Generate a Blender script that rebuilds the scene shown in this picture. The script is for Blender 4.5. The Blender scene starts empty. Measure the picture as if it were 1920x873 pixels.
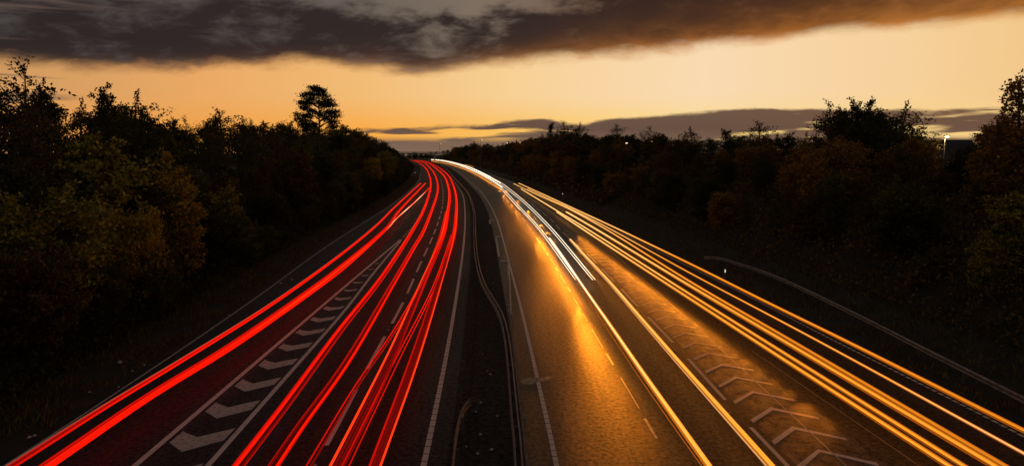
import bpy, bmesh, math, random
import numpy as np
from mathutils import Vector, noise as mnoise

# ------------------------------------------------------------------ camera, world, sun
SC = bpy.context.scene
COL = SC.collection
F, CH, HOR = 1398.0, 10.3, 275.0          # focal length in photo pixels, height of the eye over the road, road's vanishing line
PITCH = math.atan((436.5 - HOR) / F)
cam_data = bpy.data.cameras.new('camera')
cam = bpy.data.objects.new('camera', cam_data)
COL.objects.link(cam)
cam.location = (0, 0, CH)
cam.rotation_euler = (math.pi / 2 - PITCH, 0, 0)
cam_data.sensor_width = 36.0
cam_data.lens = F / 1920.0 * 36.0
cam_data.clip_start, cam_data.clip_end = 0.1, 12000
SC.camera = cam
SC.view_settings.view_transform = 'Standard'
SC.view_settings.look = 'None'
SC.view_settings.exposure = 0.0
SC.view_settings.gamma = 1.0
SC.cycles.use_denoising = True
SC.cycles.max_bounces = 6
SC.cycles.transparent_max_bounces = 24
SC.cycles.sample_clamp_indirect = 4.0


def ray(px, py):
    a, b = (px - 960) / F, (436.5 - py) / F
    return a, math.cos(PITCH) + b * math.sin(PITCH), -math.sin(PITCH) + b * math.cos(PITCH)


def ground(px, py, z=0.0):
    """the point at height z that the photograph shows at this pixel"""
    dx, dy, dz = ray(px, py)
    t = (z - CH) / dz
    return dx * t, dy * t


def uv_sky(px, py):
    dx, dy, dz = ray(px, py)
    return math.degrees(math.atan2(dx, dy)), math.degrees(math.atan2(dz, math.hypot(dx, dy)))


class V:
    """a float socket with arithmetic that becomes math nodes"""
    nt = None

    def __init__(s, sock): s.s = sock

    @staticmethod
    def op(o, *a, clamp=False):
        n = V.nt.nodes.new('ShaderNodeMath'); n.operation = o; n.use_clamp = clamp
        for i, x in enumerate(a):
            if isinstance(x, V): V.nt.links.new(x.s, n.inputs[i])
            else: n.inputs[i].default_value = x
        return V(n.outputs[0])

    def __add__(s, o): return V.op('ADD', s, o)
    __radd__ = __add__
    def __sub__(s, o): return V.op('SUBTRACT', s, o)
    def __rsub__(s, o): return V.op('SUBTRACT', o, s)
    def __mul__(s, o): return V.op('MULTIPLY', s, o)
    __rmul__ = __mul__
    def __truediv__(s, o): return V.op('DIVIDE', s, o)


def sstep(x, a, b):
    n = V.nt.nodes.new('ShaderNodeMapRange'); n.interpolation_type = 'SMOOTHSTEP'; n.clamp = True
    V.nt.links.new(x.s, n.inputs[0])
    for i, v in ((1, a), (2, b), (3, 0.0), (4, 1.0)):
        n.inputs[i].default_value = v
    return V(n.outputs[0])


def ramp(x, stops, lo, hi, interp='LINEAR'):
    """colour ramp over x in lo..hi; stops are (x, colour)"""
    n = V.nt.nodes.new('ShaderNodeValToRGB'); n.color_ramp.interpolation = interp
    el = n.color_ramp.elements
    while len(el) > 1: el.remove(el[-1])
    for i, (p, c) in enumerate(stops):
        if i == 0: e = el[0]; e.position = (p - lo) / (hi - lo)
        else: e = el.new((p - lo) / (hi - lo))
        e.color = (*c, 1)
    V.nt.links.new(((x - lo) / (hi - lo)).s, n.inputs[0])
    return n.outputs[0]


def mixc(f, a, b, mode='MIX'):
    n = V.nt.nodes.new('ShaderNodeMix'); n.data_type = 'RGBA'; n.blend_type = mode
    if isinstance(f, V): V.nt.links.new(f.s, n.inputs[0])
    else: n.inputs[0].default_value = f
    for k, c in ((6, a), (7, b)):
        if isinstance(c, tuple): n.inputs[k].default_value = (*c, 1)
        else: V.nt.links.new(c, n.inputs[k])
    return n.outputs[2]


def fcurve(x, pts, lo, hi, vmax, vmin=0.0):
    """piecewise curve y(x) from points, x in lo..hi, y in vmin..vmax"""
    n = V.nt.nodes.new('ShaderNodeFloatCurve')
    c = n.mapping.curves[0]
    P = [((px - lo) / (hi - lo), (py - vmin) / (vmax - vmin)) for px, py in pts]
    P = [(0.0, P[0][1])] + P + [(1.0, P[-1][1])]
    while len(c.points) < len(P): c.points.new(0.5, 0.5)
    for q, (a, b) in zip(c.points, P): q.location = (a, b); q.handle_type = 'AUTO_CLAMPED'
    n.mapping.update()
    V.nt.links.new(V.op('DIVIDE', x - lo, hi - lo, clamp=True).s, n.inputs[1])
    return V(n.outputs[0]) * (vmax - vmin) + vmin


def noise3(x, y, z, scale=1.0, detail=5.0, rough=0.55, dist=0.0):
    c = V.nt.nodes.new('ShaderNodeCombineXYZ')
    for i, q in enumerate((x, y, z)):
        if isinstance(q, V): V.nt.links.new(q.s, c.inputs[i])
        else: c.inputs[i].default_value = q
    n = V.nt.nodes.new('ShaderNodeTexNoise')
    n.inputs['Scale'].default_value = scale; n.inputs['Detail'].default_value = detail
    n.inputs['Roughness'].default_value = rough; n.inputs['Distortion'].default_value = dist
    V.nt.links.new(c.outputs[0], n.inputs['Vector'])
    return V(n.outputs[0])


def build_world():
    w = bpy.data.worlds.new('World'); SC.world = w; w.use_nodes = True
    nt = w.node_tree; V.nt = nt
    nt.nodes.clear()
    tc = nt.nodes.new('ShaderNodeTexCoord')
    sp = nt.nodes.new('ShaderNodeSeparateXYZ'); nt.links.new(tc.outputs['Generated'], sp.inputs[0])
    x, y, z = (V(sp.outputs[i]) for i in range(3))
    u = V.op('ARCTAN2', x, y) * 57.29578            # azimuth, degrees, right of the road
    v = V.op('ARCSINE', z) * 57.29578               # elevation, degrees
    # clear dusk sky
    hi = ramp(u, [(-170, (.34, .31, .30)), (-80, (.34, .26, .21)), (-38, (.55, .29, .11)), (-22, (.83, .40, .13)), (-11, (.89, .50, .18)), (0, (.93, .63, .30)),
                  (14, (.95, .70, .44)), (28, (.92, .63, .32)), (40, (.86, .52, .20)), (85, (.38, .28, .20)), (175, (.34, .31, .30))], -180, 180)
    lo = ramp(u, [(-170, (.34, .30, .28)), (-80, (.36, .24, .16)), (-35, (.76, .31, .08)), (-12, (.95, .40, .06)), (0, (.96, .53, .12)), (13, (.97, .70, .22)),
                  (35, (.94, .62, .25)), (85, (.42, .28, .17)), (175, (.34, .30, .28))], -180, 180)
    clear = mixc(sstep(v, 0.8, 4.2), lo, hi)
    # stretched cloud noise (wind drags it sideways)
    n1 = noise3(u * 0.055, v * 0.20 + u * 0.012, 3.1, 1.0, 6, 0.55, 0.3)
    n2 = noise3(u * 0.15, v * 0.36 - u * 0.02, 8.4, 1.0, 7, 0.62, 0.5)
    n5 = noise3(u * 0.36, v * 0.85 - u * 0.05, 2.2, 1.0, 5, 0.6, 0.4)
    n3 = noise3(u * 0.035, v * 0.75 + u * 0.01, 1.7, 1.0, 5, 0.5, 0.2)
    # main bank: its lower edge
    E_ = [uv_sky(*p) for p in ((-150, 118), (0, 122), (200, 126), (430, 124), (600, 118), (700, 120), (790, 128), (870, 121), (1000, 112), (1200, 101), (1300, 95), (1400, 86),
                               (1500, 72), (1600, 60), (1750, 46), (1920, 30), (2100, 15))]
    edge = fcurve(u, E_, -60, 60, 15)
    h = v - edge + (n1 - 0.5) * 2.0 + (n2 - 0.5) * 1.6 + (n5 - 0.5) * 0.9   # degrees above the ragged edge
    bank = sstep(h, -0.55, 0.75)
    hs = v - edge + (n1 - 0.5) * 1.0
    # colour of the bank
    dark = ramp(u, [(-180, (.11, .10, .10)), (-90, (.06, .05, .05)), (-40, (.026, .020, .020)), (-15, (.031, .021, .020)), (0, (.034, .022, .019)), (10, (.038, .020, .015)), (22, (.052, .022, .012)), (38, (.10, .034, .013)),
                    (90, (.06, .05, .05)), (180, (.11, .10, .10))], -180, 180)
    pale = ramp(u, [(-180, (.26, .24, .23)), (-90, (.15, .13, .13)), (-40, (.075, .068, .066)), (-18, (.105, .086, .076)), (-2, (.21, .16, .12)), (8, (.15, .08, .045)), (20, (.17, .065, .024)), (38, (.20, .075, .028)),
                    (90, (.15, .13, .13)), (180, (.26, .24, .23))], -180, 180)
    topw = fcurve(u, [(-40, .16), (-18, .30), (-6, .30), (2, .26), (8, .02), (40, .0)], -60, 60, 0.5)
    top = sstep(v + (n1 - 0.5) * 3.5, 9.1, 10.9)
    patch = sstep(n2 * 0.85 + n1 * 0.35 + n5 * 0.45 + top * topw, 0.83, 1.12)
    bcol = mixc(patch, dark, pale)
    rim_c = ramp(u, [(-60, (.10, .06, .05)), (-30, (.17, .075, .045)), (-8, (.32, .12, .045)), (4, (.48, .17, .035)), (15, (.55, .18, .03)), (36, (.60, .22, .04)), (80, (.16, .10, .08))], -180, 180)
    rim_w = fcurve(u, [(-40, 0.5), (-10, 0.7), (2, 1.0), (12, 1.6), (24, 2.0), (38, 2.2)], -60, 60, 4)
    rim = V.op('POWER', 2.718, (h / rim_w) * -1.6, clamp=True) * (0.35 + 1.1 * sstep(n2 * .6 + n5 * .6, .4, .75)) * 0.8
    bcol = mixc(rim, bcol, rim_c)
    sky = mixc(bank, clear, bcol)
    # low bank over the horizon: its upper edge
    T_ = [uv_sky(*p) for p in ((300, 330), (560, 320), (640, 262), (690, 240), (800, 238), (900, 235), (1010, 222), (1080, 232), (1150, 224), (1300, 213), (1500, 209), (1640, 206),
                               (1750, 206), (1850, 200), (1920, 199), (2050, 205))]
    T_ = [(a, max(b, -3.9)) for a, b in T_]
    tedge = fcurve(u, T_, -60, 60, 10, -4)
    lowb = sstep(tedge - v + (n3 - 0.5) * 1.1 + (n2 - 0.5) * 0.9, -0.12, 0.16)
    # gold streaks through it
    st_w = ramp(u, [(-14, (1, 1, 1)), (-9, (.85, .85, .85)), (-3, (.55, .55, .55)), (3, (.15, .15, .15)), (24, (.1, .1, .1)), (29, (.6, .6, .6)), (36, (.6, .6, .6)), (60, (.2, .2, .2))], -180, 180)
    n4 = noise3(u * 0.12, v * 1.35 - u * 0.02, 5.5, 1.0, 4, 0.5, 0.3)
    streak = sstep(n4 + V(st_w) * 0.16, 0.57, 0.68) * sstep(v, 0.2, 0.9)
    lcol = ramp(v, [(-3, (.30, .19, .115)), (0.2, (.20, .125, .085)), (1.3, (.135, .080, .056)), (3.5, (.17, .098, .062))], -5, 10)
    lcol = mixc(sstep(u, 5, 30) * 0.7, lcol, (.17, .088, .052))
    lcol = mixc(streak, lcol, lo)
    sky = mixc(lowb, sky, lcol)
    # thin wisps at far left under the bank
    wis = sstep(noise3(u * 0.06, v * 1.1, 12.2, 1.0, 4, 0.5, 0.3), 0.52, 0.64) * (1.0 - sstep(u, -30, -22)) * sstep(v, 1.5, 3.5) * 0.75
    sky = mixc(wis, sky, (.13, .085, .07))
    bg = nt.nodes.new('ShaderNodeBackground'); nt.links.new(sky, bg.inputs[0]); bg.inputs[1].default_value = 1.0
    out = nt.nodes.new('ShaderNodeOutputWorld'); nt.links.new(bg.outputs[0], out.inputs[0])
    w.cycles.sampling_method = 'MANUAL'; w.cycles.sample_map_resolution = 1024


build_world()
sun_d = bpy.data.lights.new('sun', 'SUN')
sun = bpy.data.objects.new('sun', sun_d); COL.objects.link(sun)
sun_d.energy, sun_d.angle, sun_d.color = 0.45, math.radians(10), (1.0, 0.55, 0.22)
# low behind the right-hand trees, under the horizon cloud
sun.rotation_euler = (math.radians(90 - 2.0), 0, math.radians(180 - 24))

# ------------------------------------------------------------------ helpers
rng = random.Random(7)
nrg = np.random.default_rng(7)


def mesh(name, verts, faces, mats=(), smooth=False):
    me = bpy.data.meshes.new(name)
    me.from_pydata([tuple(map(float, v)) for v in verts], [], faces)
    for m in mats: me.materials.append(m)
    if smooth: me.shade_smooth()
    me.update()
    return me


def link(name, me, parent=None, loc=(0, 0, 0), rotz=0.0):
    o = bpy.data.objects.new(name, me); COL.objects.link(o)
    o.location = loc; o.rotation_euler = (0, 0, rotz)
    if parent is not None: o.parent = parent
    return o


def tag(o, label, cat, group=None):
    o['label'] = label; o['category'] = cat
    if group: o['group'] = group
    return o


def structure(o): o['kind'] = 'structure'; return o
def stuff(o): o['kind'] = 'stuff'; return o
def thing(name, label, cat, loc=(0, 0, 0), rotz=0.0, group=None): return tag(link(name, None, None, loc, rotz), label, cat, group)


class Curve:
    """smooth X(Y) through points (monotone in Y)"""
    def __init__(s, pts):
        pts = sorted((y, x) for x, y in pts)
        s.y = np.array([p[0] for p in pts]); s.x = np.array([p[1] for p in pts])
        d = np.diff(s.x) / np.diff(s.y)
        m = np.empty(len(pts)); m[0], m[-1] = d[0], d[-1]
        h = np.diff(s.y)
        m[1:-1] = (d[:-1] * h[1:] + d[1:] * h[:-1]) / (h[1:] + h[:-1])
        s.m = m

    def __call__(s, y):
        y = float(y)
        if y <= s.y[0]: return float(s.x[0] + s.m[0] * (y - s.y[0]))
        if y >= s.y[-1]: return float(s.x[-1] + s.m[-1] * (y - s.y[-1]))
        i = int(np.searchsorted(s.y, y)) - 1
        h = s.y[i + 1] - s.y[i]; t = (y - s.y[i]) / h
        return float((2*t**3 - 3*t*t + 1) * s.x[i] + (t**3 - 2*t*t + t) * h * s.m[i] + (-2*t**3 + 3*t*t) * s.x[i+1] + (t**3 - t*t) * h * s.m[i+1])


# the road's lines, in metres (X across, Y along)
LE = Curve([(-16.4, 10), (-16.55, 25), (-17.3, 45), (-19.1, 73.6), (-21.5, 133), (-28.0, 223), (-34.3, 280), (-43.0, 355), (-50.5, 410), (-61.5, 475), (-75.5, 545)])
HL = Curve([(-12.25, 10), (-12.3, 30), (-12.4, 52), (-12.45, 84)])
HR = Curve([(-9.75, 15), (-9.9, 23.2), (-10.05, 28.3), (-10.24, 34.8), (-10.55, 45.1), (-11.4, 60.9), (-12.3, 82)])
LD = Curve([(-6.3, 10), (-6.45, 24.7), (-6.78, 34.1), (-7.27, 49), (-7.92, 61.4), (-9.29, 87.8), (-11.7, 124), (-14.9, 161), (-20.3, 215), (-25.4, 260), (-33.8, 323)])
LM = Curve([(-2.6, 5), (-2.88, 23.3), (-3.29, 36.7), (-3.82, 50), (-4.89, 73.6), (-7.3, 115.5), (-10.83, 162.8), (-14.63, 198.7), (-21.4, 258), (-30.5, 325), (-40, 390), (-56.5, 490)])
RE = Curve([(1.7, 5), (1.45, 23.3), (1.17, 31.6), (0.77, 42.4), (-0.09, 62.3), (-2.74, 115.5), (-6.04, 159.2), (-11.27, 210.3), (-20.74, 296.6), (-33.35, 393), (-50.26, 493)])
RD = Curve([(5.4, 10), (5.14, 25.5), (4.61, 39.9), (3.5, 70), (2.2, 95.4), (0.93, 117.8), (-1.68, 152.4), (-7, 210), (-16.6, 297)])
HD = Curve([(9.1, 15), (8.97, 23.3), (8.83, 26.6), (8.62, 35.6), (8.1, 50), (7.35, 70), (6.02, 93), (5.51, 106.9), (4.32, 123.5), (2.21, 154)])
RR = Curve([(18.9, 5), (18.33, 25.7), (17.1, 41), (16.1, 55), (15.3, 64), (13.6, 83), (10.2, 122), (8.3, 143), (2.9, 197), (0.4, 217), (-10.8, 297), (-24.5, 393), (-41.5, 493), (-52, 545)])


def bank(d, Y, X):
    """height of the cutting side, d metres out from the carriageway"""
    t = max(0.0, min(1.0, (d - 3.0) / 13.0))
    return 5.0 * t * t * (3 - 2 * t) + 0.5 * mnoise.noise(Vector((X * .07, Y * .07, 2.2))) * t


def terrain(X, Y):
    d = LE(Y) - X if X < LE(Y) else X - RR(Y)
    fall = 0.0 if Y < 600 else -0.011 * (Y - 600)
    if d <= 0: return fall
    return bank(d if X < 0 or X > RR(Y) else d, Y, X) * max(0.0, min(1.0, (1100 - Y) / 500)) + fall


# ------------------------------------------------------------------ materials
def new_mat(name):
    m = bpy.data.materials.new(name); m.use_nodes = True
    V.nt = m.node_tree
    return m, m.node_tree, m.node_tree.nodes['Principled BSDF']


def obj_xyz(nt):
    tc = nt.nodes.new('ShaderNodeTexCoord'); sp = nt.nodes.new('ShaderNodeSeparateXYZ')
    nt.links.new(tc.outputs['Object'], sp.inputs[0])
    return [V(o) for o in sp.outputs]


def bump(nt, bs, h, strength, dist):
    b = nt.nodes.new('ShaderNodeBump'); b.inputs['Strength'].default_value = strength; b.inputs['Distance'].default_value = dist
    nt.links.new(h.s, b.inputs['Height']); nt.links.new(b.outputs[0], bs.inputs['Normal'])


def mat_asphalt(name, c0, c1, rough, bmp, grain=38.0, tint=None):
    m, nt, bs = new_mat(name)
    x, y, z = obj_xyz(nt)
    fine = noise3(x, y, 0.0, grain, 3, 0.7) * 0.5 + noise3(x, y * 0.8, 2.0, grain * 0.2, 3, 0.7) * 0.5
    band = noise3(x * 0.9, y * 0.05, 3.0, 1.0, 4, 0.55)
    blot = noise3(x * 0.35, y * 0.22, 7.0, 1.0, 5, 0.6)
    f = sstep(fine, 0.36, 0.66) * 0.6 + sstep(band, 0.3, 0.7) * 0.25 + sstep(blot, 0.3, 0.7) * 0.22
    nt.links.new(mixc(V.op('MINIMUM', f, 1.0), c0, c1), bs.inputs['Base Color'])
    nt.links.new((band * -0.22 + rough + 0.11).s, bs.inputs['Roughness'])
    nt.links.new((sstep(fine, 0.40, 0.62) * (tint or 0.5) + 0.03).s, bs.inputs['Specular IOR Level'])
    bump(nt, bs, fine + noise3(x, y, 4.0, grain * 0.25, 2, 0.6) * 0.9, bmp, 0.03)
    return m


def mat_paint(name, c, worn, wear=0.5):
    """road paint with chips where the asphalt shows"""
    m, nt, bs = new_mat(name)
    x, y, z = obj_xyz(nt)
    w = noise3(x, y, 1.0, 5.0, 6, 0.75) + (noise3(x, y, 9.0, 55.0, 2, 0.6) - 0.5) * 0.35
    f = sstep(w, wear - 0.10, wear + 0.16)
    tone = noise3(x, y * 0.3, 5.0, 1.4, 4, 0.6)
    nt.links.new(mixc(f, mixc(tone, c, tuple(q * 0.62 for q in c)), worn), bs.inputs['Base Color'])
    bs.inputs['Roughness'].default_value = 0.5; bs.inputs['Specular IOR Level'].default_value = 0.6   # glass beads
    bump(nt, bs, w, 0.35, 0.01)
    return m


def mat_plain(name, c, rough=0.6, metal=0.0, var=0.25, scale=6.0, c2=None):
    m, nt, bs = new_mat(name)
    x, y, z = obj_xyz(nt)
    n = noise3(x, y, z, scale, 5, 0.65)
    nt.links.new(mixc(sstep(n, 0.3, 0.7), tuple(q * (1 - var) for q in c), c2 or tuple(min(1, q * (1 + var)) for q in c)), bs.inputs['Base Color'])
    bs.inputs['Roughness'].default_value = rough; bs.inputs['Metallic'].default_value = metal
    bump(nt, bs, n, 0.2, 0.02)
    return m


def mat_leaf(name, cs):
    m, nt, bs = new_mat(name)
    nt.nodes.remove(bs)
    g = nt.nodes.new('ShaderNodeNewGeometry')
    r = V(g.outputs['Random Per Island'])
    x, y, z = obj_xyz(nt)
    n = noise3(x, y, z, 0.5, 2, 0.5)
    c = ramp(r * 0.75 + n * 0.5 - 0.12, [(i / (len(cs) - 1), q) for i, q in enumerate(cs)], 0, 1)
    d = nt.nodes.new('ShaderNodeBsdfDiffuse'); t = nt.nodes.new('ShaderNodeBsdfTranslucent'); mx = nt.nodes.new('ShaderNodeMixShader')
    gl = nt.nodes.new('ShaderNodeBsdfGlossy'); gl.inputs['Roughness'].default_value = 0.45; gl.inputs['Color'].default_value = (.5, .5, .5, 1)
    mg = nt.nodes.new('ShaderNodeMixShader'); mg.inputs[0].default_value = 0.03
    nt.links.new(c, d.inputs[0]); nt.links.new(c, t.inputs[0]); mx.inputs[0].default_value = 0.35
    nt.links.new(d.outputs[0], mx.inputs[1]); nt.links.new(t.outputs[0], mx.inputs[2])
    nt.links.new(mx.outputs[0], mg.inputs[1]); nt.links.new(gl.outputs[0], mg.inputs[2])
    nt.links.new(mg.outputs[0], nt.nodes['Material Output'].inputs[0])
    return m


def mat_glow():
    """light of lamps, its colour and strength stored along the streak"""
    m, nt, bs = new_mat('lamp_glow')
    nt.nodes.remove(bs)
    a = nt.nodes.new('ShaderNodeAttribute'); a.attribute_name = 'glow'
    e = nt.nodes.new('ShaderNodeEmission'); nt.links.new(a.outputs['Color'], e.inputs[0])
    nt.links.new(e.outputs[0], nt.nodes['Material Output'].inputs[0])
    return m


def mat_emit(name, c, s):
    m, nt, bs = new_mat(name)
    bs.inputs['Emission Color'].default_value = (*c, 1); bs.inputs['Emission Strength'].default_value = s
    bs.inputs['Base Color'].default_value = (.5, .5, .5, 1)
    return m


M = dict(
    asphalt=mat_asphalt('asphalt', (.007, .0065, .0067), (.050, .047, .046), 0.50, 0.42, 30.0, 0.55),
    asphalt_slip=mat_asphalt('asphalt_slip', (.006, .0054, .0058), (.032, .029, .030), 0.62, 0.45, 30.0, 0.35),
    coarse=mat_asphalt('coarse_surfacing', (.006, .0055, .005), (.13, .115, .10), 0.50, 1.0, 14.0, 0.7),
    reserve=mat_asphalt('reservation_surface', (.008, .0075, .007), (.024, .022, .020), 0.85, 0.5, 20.0),
    paint=mat_paint('road_paint', (.74, .66, .60), (.06, .055, .05), 0.62),
    paint_worn=mat_paint('worn_road_paint', (.60, .53, .47), (.08, .07, .065), 0.55),
    smear=mat_paint('smeared_paint', (.34, .31, .29), (.05, .046, .044), 0.46),
    concrete=mat_plain('concrete', (.20, .17, .15), 0.85, 0, 0.4, 9.0),
    steel=mat_plain('galvanised_steel', (.26, .21, .18), 0.45, 0.5, 0.3, 3.0),
    post=mat_plain('weathered_steel', (.09, .085, .08), 0.7, 0.3, 0.3, 5.0),
    soil=mat_plain('verge_soil', (.016, .014, .008), 0.95, 0, 0.5, 0.8),
    bark=mat_plain('bark', (.05, .04, .03), 0.9, 0, 0.4, 4.0),
    dark_green=mat_leaf('leaf_dark_green', [(.018, .022, .008), (.034, .038, .012), (.085, .075, .018)]),
    green=mat_leaf('leaf_green', [(.03, .035, .010), (.08, .085, .016), (.20, .17, .026)]),
    olive=mat_leaf('leaf_olive', [(.035, .04, .010), (.19, .175, .024), (.55, .46, .05)]),  # autumn tone, its bright end raised to stand in for light on the leaves
    amber=mat_leaf('leaf_amber', [(.06, .055, .010), (.30, .22, .025), (.66, .45, .045)]),  # autumn tone with lamplight on the trees brightened into the leaf colour
    rust=mat_leaf('leaf_rust', [(.05, .03, .010), (.22, .115, .02), (.48, .24, .035)]),
    brown=mat_leaf('leaf_brown', [(.022, .017, .007), (.085, .058, .015), (.21, .13, .025)]),
    needle=mat_leaf('needle', [(.014, .02, .010), (.022, .03, .012), (.034, .04, .014)]),
    grass=mat_leaf('grass_blade', [(.04, .036, .010), (.10, .08, .018), (.22, .15, .035)]),
    glow=mat_glow(),
    lamp_warm=mat_emit('lamp_warm', (1.0, .70, .30), 12.0),
    lamp_white=mat_emit('lamp_white', (1.0, .8, .55), 2.0),
    lamp_orange=mat_emit('lamp_orange', (1.0, .45, .10), 1.6),
    glowing_reflector=mat_emit('glowing_reflector', (1.0, .78, .6), 0.8),  # emission stands in for headlight thrown back by the marker posts
    pale=mat_plain('pale_scrap', (.34, .33, .31), 0.7, 0, 0.2, 8.0),
    plastic=mat_plain('post_plastic', (.12, .11, .10), 0.5, 0, 0.15, 8.0),
    slate=mat_plain('roof_slate', (.020, .021, .027), 0.9, 0, 0.25, 3.0),
    brick=mat_plain('house_brick', (.15, .085, .06), 0.85, 0, 0.3, 5.0),
    white=mat_plain('white_frame', (.7, .69, .66), 0.5, 0, 0.05, 5.0),
    glass=mat_plain('window_glass', (.02, .022, .026), 0.1, 0, 0.05, 5.0),
)

# ------------------------------------------------------------------ the ground and the road
def build_ground():
    ys = [-300, -120, -60] + list(np.arange(-30, 120, 4)) + list(np.arange(120, 620, 12)) + [650, 700, 780, 880, 1000, 1200, 1500, 2000, 3000, 4500, 7000]
    ds = [0.1, 1, 2, 3, 4.2, 5.5, 7, 8.5, 10, 11.5, 13, 14.5, 16, 19, 24, 32, 45, 65, 100, 200, 500, 1500, 5000]
    vs, fs, n = [], [], 0
    for Y in ys:
        l, r = LE(Y), RR(Y)
        if Y > 560: l, r = LE(560) - 0.2 * (Y - 560), RR(560) - 0.2 * (Y - 560)
        row = [(l - d, Y) for d in reversed(ds)] + [(r + d, Y) for d in ds]
        for k, (X, Y_) in enumerate(row):
            d = ds[len(ds) - 1 - k] if k < len(ds) else ds[k - len(ds)]
            far = max(0.0, min(1.0, (1100 - Y) / 500))
            vs.append((X, Y, bank(d, Y, X) * far + (0 if Y < 600 else -0.011 * (Y - 600)) - 0.03))
        n = len(row)
    for i in range(len(ys) - 1):
        for k in range(n - 1):
            a = i * n + k
            fs.append((a, a + 1, a + n + 1, a + n))
    structure(link('ground', mesh('ground', vs, fs, [M['soil']], True)))


def strip(a, b, ys, z, zb=None):
    """ribbon between curves a and b (functions of Y)"""
    vs, fs = [], []
    for i, Y in enumerate(ys):
        vs += [(a(Y), Y, z), (b(Y), Y, z if zb is None else zb)]
        if i: fs.append((2*i - 2, 2*i - 1, 2*i + 1, 2*i))
    return vs, fs


def off(c, d): return lambda Y: c(Y) + d


YS = list(np.arange(-40, 120, 3)) + list(np.arange(120, 600, 8))
build_ground()
road = structure(link('carriageway', mesh('carriageway', *strip(off(LE, -0.25), off(LM, 0.75), YS, 0.0), [M['asphalt_slip']])))
road_r = structure(link('carriageway', mesh('carriageway', *strip(off(RE, -0.95), off(RR, 0.35), YS, 0.0), [M['asphalt']])))
reserve = structure(link('central_reservation', mesh('central_reservation', *strip(off(LM, 0.75), off(RE, -0.95), YS, 0.012), [M['reserve']])))
road['label'] = 'dark asphalt of the carriageway that carries the red tail lights'
road_r['label'] = 'asphalt of the carriageway lit orange by headlights'


def marking(name, vs, fs, parent, m='paint'):
    return link(name, mesh(name, vs, fs, [M[m]]), parent)


def line(name, c, w, y0, y1, parent, m='paint', z=0.004, ribs=0.0, gap=0.05, wob=0.0):
    """painted line along a curve; ribs: cut across every so many metres (raised ribs)"""
    vs, fs = [], []
    def seg(a, b):
        n = max(1, int((b - a) / 3))
        for i in range(n):
            p, q = a + (b - a) * i / n, a + (b - a) * (i + 1) / n
            k = len(vs)
            j = [rng.uniform(-wob, wob) for _ in range(4)]
            vs.extend([(c(p) - w/2 + j[0], p, z), (c(p) + w/2 + j[1], p, z), (c(q) + w/2 + j[2], q, z), (c(q) - w/2 + j[3], q, z)])
            fs.append((k, k + 1, k + 2, k + 3))
    if ribs:
        y = y0
        while y < min(y1, 75):
            seg(y, y + ribs - gap); y += ribs
        y0 = y
    if y0 < y1:
        n = int((y1 - y0) / 4) + 1
        k0 = len(vs)
        for i in range(n + 1):
            y = y0 + (y1 - y0) * i / n
            vs.extend([(c(y) - w/2, y, z), (c(y) + w/2, y, z)])
            if i: fs.append((k0 + 2*i - 2, k0 + 2*i - 1, k0 + 2*i + 1, k0 + 2*i))
    return marking(name, vs, fs, parent, m)


def dash(name, c, w, a, b, parent, m='paint', z=0.004):
    n = 3; vs, fs = [], []
    for i in range(n + 1):
        y = a + (b - a) * i / n
        vs += [(c(y) - w/2, y, z), (c(y) + w/2, y, z)]
        if i: fs.append((2*i - 2, 2*i - 1, 2*i + 1, 2*i))
    return marking(name, vs, fs, parent, m)


def stud(c, y, parent, dx=0.0):
    x = c(y) + dx
    vs = [(-.055, -.06, .003), (.055, -.06, .003), (.055, .06, .003), (-.055, .06, .003), (-.04, -.035, .02), (.04, -.035, .02), (.04, .035, .02), (-.04, .035, .02)]
    fs = [(4, 5, 6, 7), (0, 1, 5, 4), (1, 2, 6, 5), (2, 3, 7, 6), (3, 0, 4, 7)]
    if 'stud' not in CACHE: CACHE['stud'] = mesh('road_stud', vs, fs, [M['pale']])
    return link('road_stud', CACHE['stud'], parent, (x, y, 0))


CACHE = {}
# left carriageway
line('edge_line', LE, 0.10, -20, 540, road, 'paint_worn')
line('edge_line', LM, 0.20, 5, 520, road, 'paint', ribs=0.62)
line('hatch_line', HL, 0.22, 8, 83.0, road)
line('hatch_line', HR, 0.20, 8, 82.0, road, wob=0.0)
for k in range(-1, 40):
    a = 24.9 + 9 * k
    if a < 330: dash('lane_dash', LD, 0.17, a, a + 6, road)
    if k < 9: stud(LD, a + 7.4, road)
D1 = Curve([(-12.5, 84), (-13.0, 100), (-14.6, 125), (-17.8, 160)])
y = 85.0
while y < 160:
    dash('merge_dash', D1, 0.18, y, y + 1.1, road); y += 2.35
for k in range(-3, 15):
    y0 = 24.35 + 3.14 * k
    xl, xr = HL(y0 + 1) + 0.26, HR(y0 + 1.5) - 0.22
    w = xr - xl
    if w < 0.25: continue
    xa = xl + w * 0.43
    j = lambda s=0.05: rng.uniform(-s, s)
    f = max(0.35, w / 2.0)
    vs = [(xl, y0 + .88*f, .004), (xa, y0, .004), (xr, y0 + 1.1*f, .004), (HR(y0 + 2.3) - .2, y0 + 2.35*f + j(), .004), (xa + .5*w*.5, y0 + 1.85*f + j(), .004), (xa - .02, y0 + 1.4*f + j(.1), .004),
          (xl + .1*w + j(.03), y0 + 1.85*f + j(.1), .004), (xl + .02, y0 + 2.1*f + j(), .004)]
    marking('chevron_mark', vs, [(0, 1, 5, 6, 7), (1, 2, 3, 4, 5)], road, 'paint_worn')
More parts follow.
